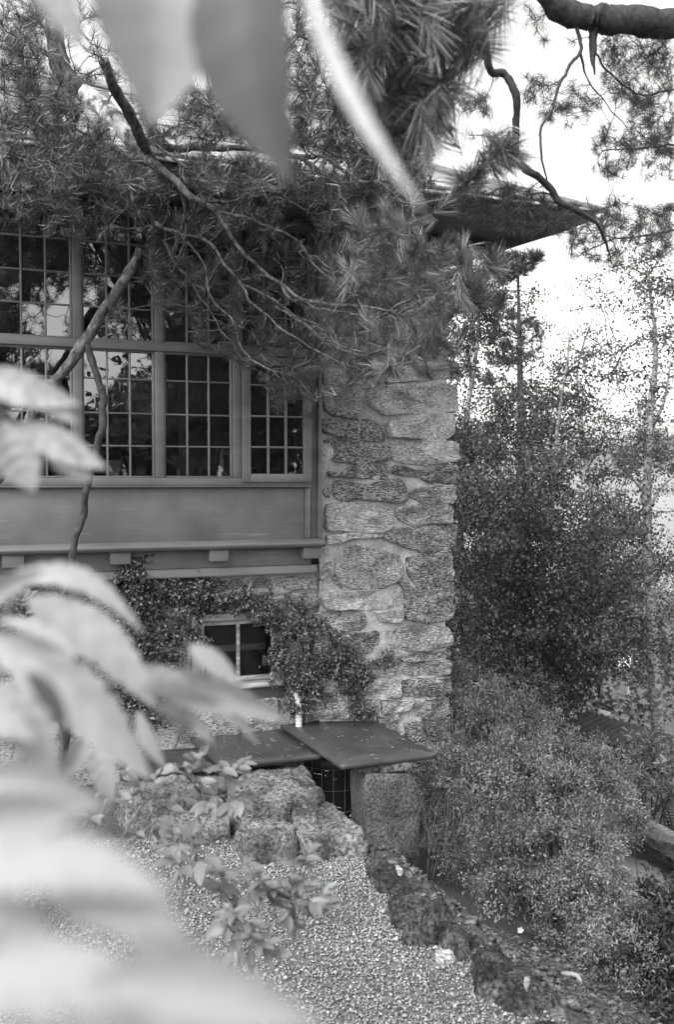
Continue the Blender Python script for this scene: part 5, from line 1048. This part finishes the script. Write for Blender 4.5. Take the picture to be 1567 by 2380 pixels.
sprig('upright leafy sprig in front of the flat rocks', [[(455, 2000, 2.35), (462, 1900, 2.35), (470, 1820, 2.35), (500, 1790, 2.3), (545, 1800, 2.3)], [(465, 1840, 2.35), (430, 1800, 2.3), (405, 1790, 2.3)], [(468, 1850, 2.35), (510, 1850, 2.3), (545, 1840, 2.3)]], V(450, 2240, 2.6), 2, .04, 5)
sprig('low leafy sprig between the pale leaves and the rocks', [[(240, 2020, 2.3), (300, 1920, 2.3), (340, 1860, 2.3), (370, 1830, 2.3)], [(300, 1960, 2.3), (380, 1900, 2.3), (420, 1940, 2.25)], [(200, 1960, 2.3), (240, 1880, 2.3), (270, 1830, 2.3)], [(330, 1990, 2.3), (400, 1960, 2.25), (440, 1990, 2.2)]], V(230, 2240, 2.6), 3, .036, 4)
sprig('leaf rosette standing up in the middle of the gravel sprigs', [[(420, 2120, 2.1), (425, 2060, 2.1), (440, 2010, 2.1), (452, 1990, 2.1)]], V(410, 2260, 2.3), 4, .055, 4)
sprig('leafy shoot at the left edge under the bay window', [[(0, 1480, 3.2), (60, 1440, 3.2), (110, 1430, 3.2), (140, 1470, 3.2)], [(60, 1440, 3.2), (30, 1410, 3.2), (10, 1400, 3.2)]], V(-60, 1800, 3.3), 4, .055, 5)

# ------------------------------------------------------------------ out-of-focus leaves close to the camera
def big_leaf(parent, b, t, wpx, d, mat='leaf_front', roll=0., bow=0., d2=None, serr=.1, name='leaf', vein=.09):
    B_ = V(b[0], b[1], d); T_ = V(t[0], t[1], d2 or d); L_ = np.linalg.norm(T_ - B_); D = (T_ - B_) / L_; toc = nrm(CAM - (B_ + T_) / 2); S_ = nrm(np.cross(D, toc)); Nn = np.cross(S_, D)
    S2 = S_ * math.cos(roll) + Nn * math.sin(roll); N2 = np.cross(S2, D); nu = 22; u = np.linspace(0, 1, nu); w = wpx * d / F * .5 * (np.sin(math.pi * u ** .8) ** .85); w[0] = w[-1] = .0006; v = []
    for i in range(nu):
        s_ = 1 + serr * (1 if i % 2 else -1) * (2 < i < nu - 1)
        for c in (-1, -.6, -.2, 0, .2, .6, 1): v.append(B_ + D * u[i] * L_ + S_ * bow * L_ * math.sin(math.pi * u[i]) + S2 * c * w[i] * (s_ if abs(c) == 1 else 1) + N2 * (abs(c) ** 1.5 * w[i] * .35 - .04 * L_ * math.sin(math.pi * u[i]) * -1 + vein * w[i] * math.sin(u[i] * 34 - abs(c) * 5) * (abs(c) > .1)))
    i = (np.arange(nu - 1) * 7)[:, None]; j = np.arange(6)[None]
    return MB().add(np.array(v), np.stack([i + j, i + j + 1, i + j + 8, i + j + 7], -1).reshape(-1, 4)).build(name, M[mat], parent, smooth=True)
def stems(parent, lst):
    mb = MB()
    for st in lst: q, rr = smooth_path([V(x, y, d * 1.05) for x, y, d in st], np.linspace(.004, .0015, len(st)), 6); mb.add(*tube(q, rr, 6))
    mb.build('stem', M['stem'], parent, smooth=True)
top = setp(empty('overhanging_branch', V(500, -400, .5)), 'blurred leafy branch hanging into the top of the picture close up', 'branch')
stems(top, [[(200, -420, .48), (420, -260, .46), (700, -200, .43), (900, -260, .42)], [(330, -310, .46), (330, -240, .45), (330, -200, .44)], [(600, -215, .45), (590, -180, .44), (590, -150, .43)], [(700, -200, .43), (690, -130, .42), (695, -80, .41)]])
big_leaf(top, (330, -200), (352, 290), 335, .42, roll=.25, bow=-.03, vein=.02, serr=.03); big_leaf(top, (575, -190), (675, 425), 245, .4, 'leaf_shade', roll=-.35, bow=.06, vein=.02, serr=.03); big_leaf(top, (690, -90), (978, 480), 46, .4, 'leaf_bright', roll=.3, bow=.06); big_leaf(top, (70, -120), (195, 120), 95, .4)
mid = setp(empty('foreground_sprig', V(-150, 1300, 1.0)), 'blurred pale leaves poking in at the left edge in front of the panes', 'sprig')
stems(mid, [[(-200, 1250, 1.), (-120, 1000, 1.), (-70, 900, 1.), (-30, 860, 1.)], [(-120, 1000, 1.), (-40, 960, 1.), (60, 985, 1.)]])
for b, t, w, r, mt in (((-50, 868), (182, 938), 88, .3, 'leaf_front'), ((-40, 880), (48, 995), 70, -.9, 'leaf_shade'), ((10, 980), (80, 1142), 118, .1, 'leaf_front'), ((55, 985), (246, 1088), 80, .35, 'leaf_front'), ((110, 1010), (216, 1118), 62, -.2, 'leaf_front'), ((-30, 990), (20, 1100), 70, .9, 'leaf_shade'), ((60, 875), (176, 985), 60, .2, 'leaf_front')):
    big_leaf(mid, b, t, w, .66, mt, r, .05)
low = setp(empty('foreground_shrub', V(-100, 2700, .5)), 'large blurred pale leaves filling the lower left close to the camera', 'shrub')
stems(low, [[(-200, 2700, .5), (-100, 2100, .55), (-20, 1700, .6), (20, 1400, .62), (40, 1325, .62)], [(-60, 1900, .58), (150, 1640, .62), (330, 1570, .7)], [(-100, 2100, .55), (60, 1850, .5), (140, 1760, .8)], [(-200, 2700, .4), (0, 2250, .32), (120, 2080, .3)]])
LOW = [((-10, 1350), (332, 1470), 62, .75, .3, -.16), ((-60, 1400), (110, 1325), 50, .72, .2, -.05), ((60, 1388), (362, 1645), 112, .74, .25, -.06), ((0, 1440), (190, 1530), 60, .7, .7, 0), ((-20, 1475), (352, 1815), 135, .7, .2, -.07), ((330, 1565), (668, 1674), 84, .88, .3, -.05),
       ((440, 1500), (560, 1592), 52, .9, .2, 0), ((300, 1560), (480, 1660), 74, .8, .3, -.05), ((-40, 1590), (132, 1800), 110, .62, .2, -.05), ((320, 1650), (385, 1785), 46, .95, .5, 0), ((460, 1630), (600, 1730), 36, .95, .5, -.15), ((400, 1650), (498, 1728), 38, .95, .4, -.1),
       ((150, 1800), (205, 1702), 52, 1., .2, 0), ((225, 1725), (262, 1862), 62, 1.05, .1, .02), ((-100, 1680), (80, 1720), 90, .6, .3, -.1), ((-60, 1800), (250, 1880), 110, .5, .3, -.08), ((-120, 1930), (210, 1880), 120, .45, .2, -.05), ((-120, 2000), (160, 1960), 110, .42, .3, 0),
       ((-80, 2060), (400, 2085), 150, .36, .3, -.1), ((-60, 2110), (140, 2210), 110, .36, .3, 0), ((120, 2090), (470, 2240), 130, .36, .25, -.08), ((-160, 2330), (420, 2330), 190, .32, .3, -.06), ((180, 2290), (760, 2390), 170, .32, .25, -.08), ((-100, 2480), (640, 2430), 200, .3, .2, 0), ((300, 2200), (600, 2310), 110, .34, .3, -.06), ((-150, 2250), (60, 2290), 110, .34, .3, 0)]
for k, (b, t, w, d, r, bo) in enumerate(LOW): big_leaf(low, b, t, w * (1.02 if k < 15 else 1.0), d * (.82 if k < 15 else .7), 'leaf_front', r * 1.3 * rng.choice([-1, 1]), bo)
for b, t, w, d in (((330, 1600), (520, 1640), 60, .72), ((360, 1640), (460, 1700), 50, .8), ((60, 1560), (160, 1700), 60, .64)): big_leaf(low, b, t, w, d * .68, 'leaf_shade', .6)

# rubble and leaf litter along the edge of the path and down the bare soil slope
mb = MB(); pts = []
for _ in range(420):
    t = rng.random(); p = EDGE0 + (np.array([1.15, 2.45]) - EDGE0) * t + EN * (rng.normal(-.03, .1)); pts.append((p, .006 + .022 * rng.random() ** 3))
for _ in range(700):
    t = rng.random(); p = EDGE0 + (np.array([1.15, 2.45]) - EDGE0) * t + EN * (.05 + .9 * rng.random()); pts.append((p, .006 + .022 * rng.random() ** 3))
for p, r_ in pts:
    z_ = float(hgt(p[0], p[1])); v = IV * (1 + .25 * rng.normal(size=(len(IV), 1))) * r_ * (.6 + .8 * rng.random(3)) * [1, 1, .7]; mb.add(v + [p[0], p[1], z_ + r_ * .25], IF)
setp(mb.build('rubble', M['rock']), 'loose rubble along the edge of the path', 'rubble', kind='stuff')
mb = MB(); n = 9000; t = rng.random(n); pp_ = EDGE0 + (np.array([1.25, 2.2]) - EDGE0) * t[:, None] + EN * (.12 + 1.3 * rng.random((n, 1)) ** 1.3)
q = np.concatenate([pp_, (hgt(pp_[:, 0], pp_[:, 1]) + .006 + .012 * rng.random(n))[:, None]], 1); D = nrm(rng.normal(0, 1, (n, 3)) * [1, 1, .25]); ln = .01 + .03 * rng.random(n) ** 2; leaves(mb, q, D, nrm(ZU + rng.normal(0, .35, (n, 3))), ln, ln * .5)
M['litter'] = leafmat('leaf_litter', .02, .15, 0, .3, 6, .7)
setp(mb.build('leaf_litter', M['litter']), 'dead leaf litter on the bare soil slope', 'litter', kind='stuff')

# the air over the lake
hz = MB().add(*box((500, 1500, -4), 9000, 9000, 40)).build('haze', None)
m, t, o = node_mat('haze_air'); pvn = t.nodes.new('ShaderNodeVolumePrincipled'); pvn.inputs['Density'].default_value = .0004; pvn.inputs['Color'].default_value = grey(.95); pvn.inputs['Anisotropy'].default_value = .2
t.links.new(pvn.outputs[0], o.inputs['Volume']); hz.data.materials.append(m); setp(hz, 'pale haze lying over the lake and the far hills', 'haze', kind='stuff')
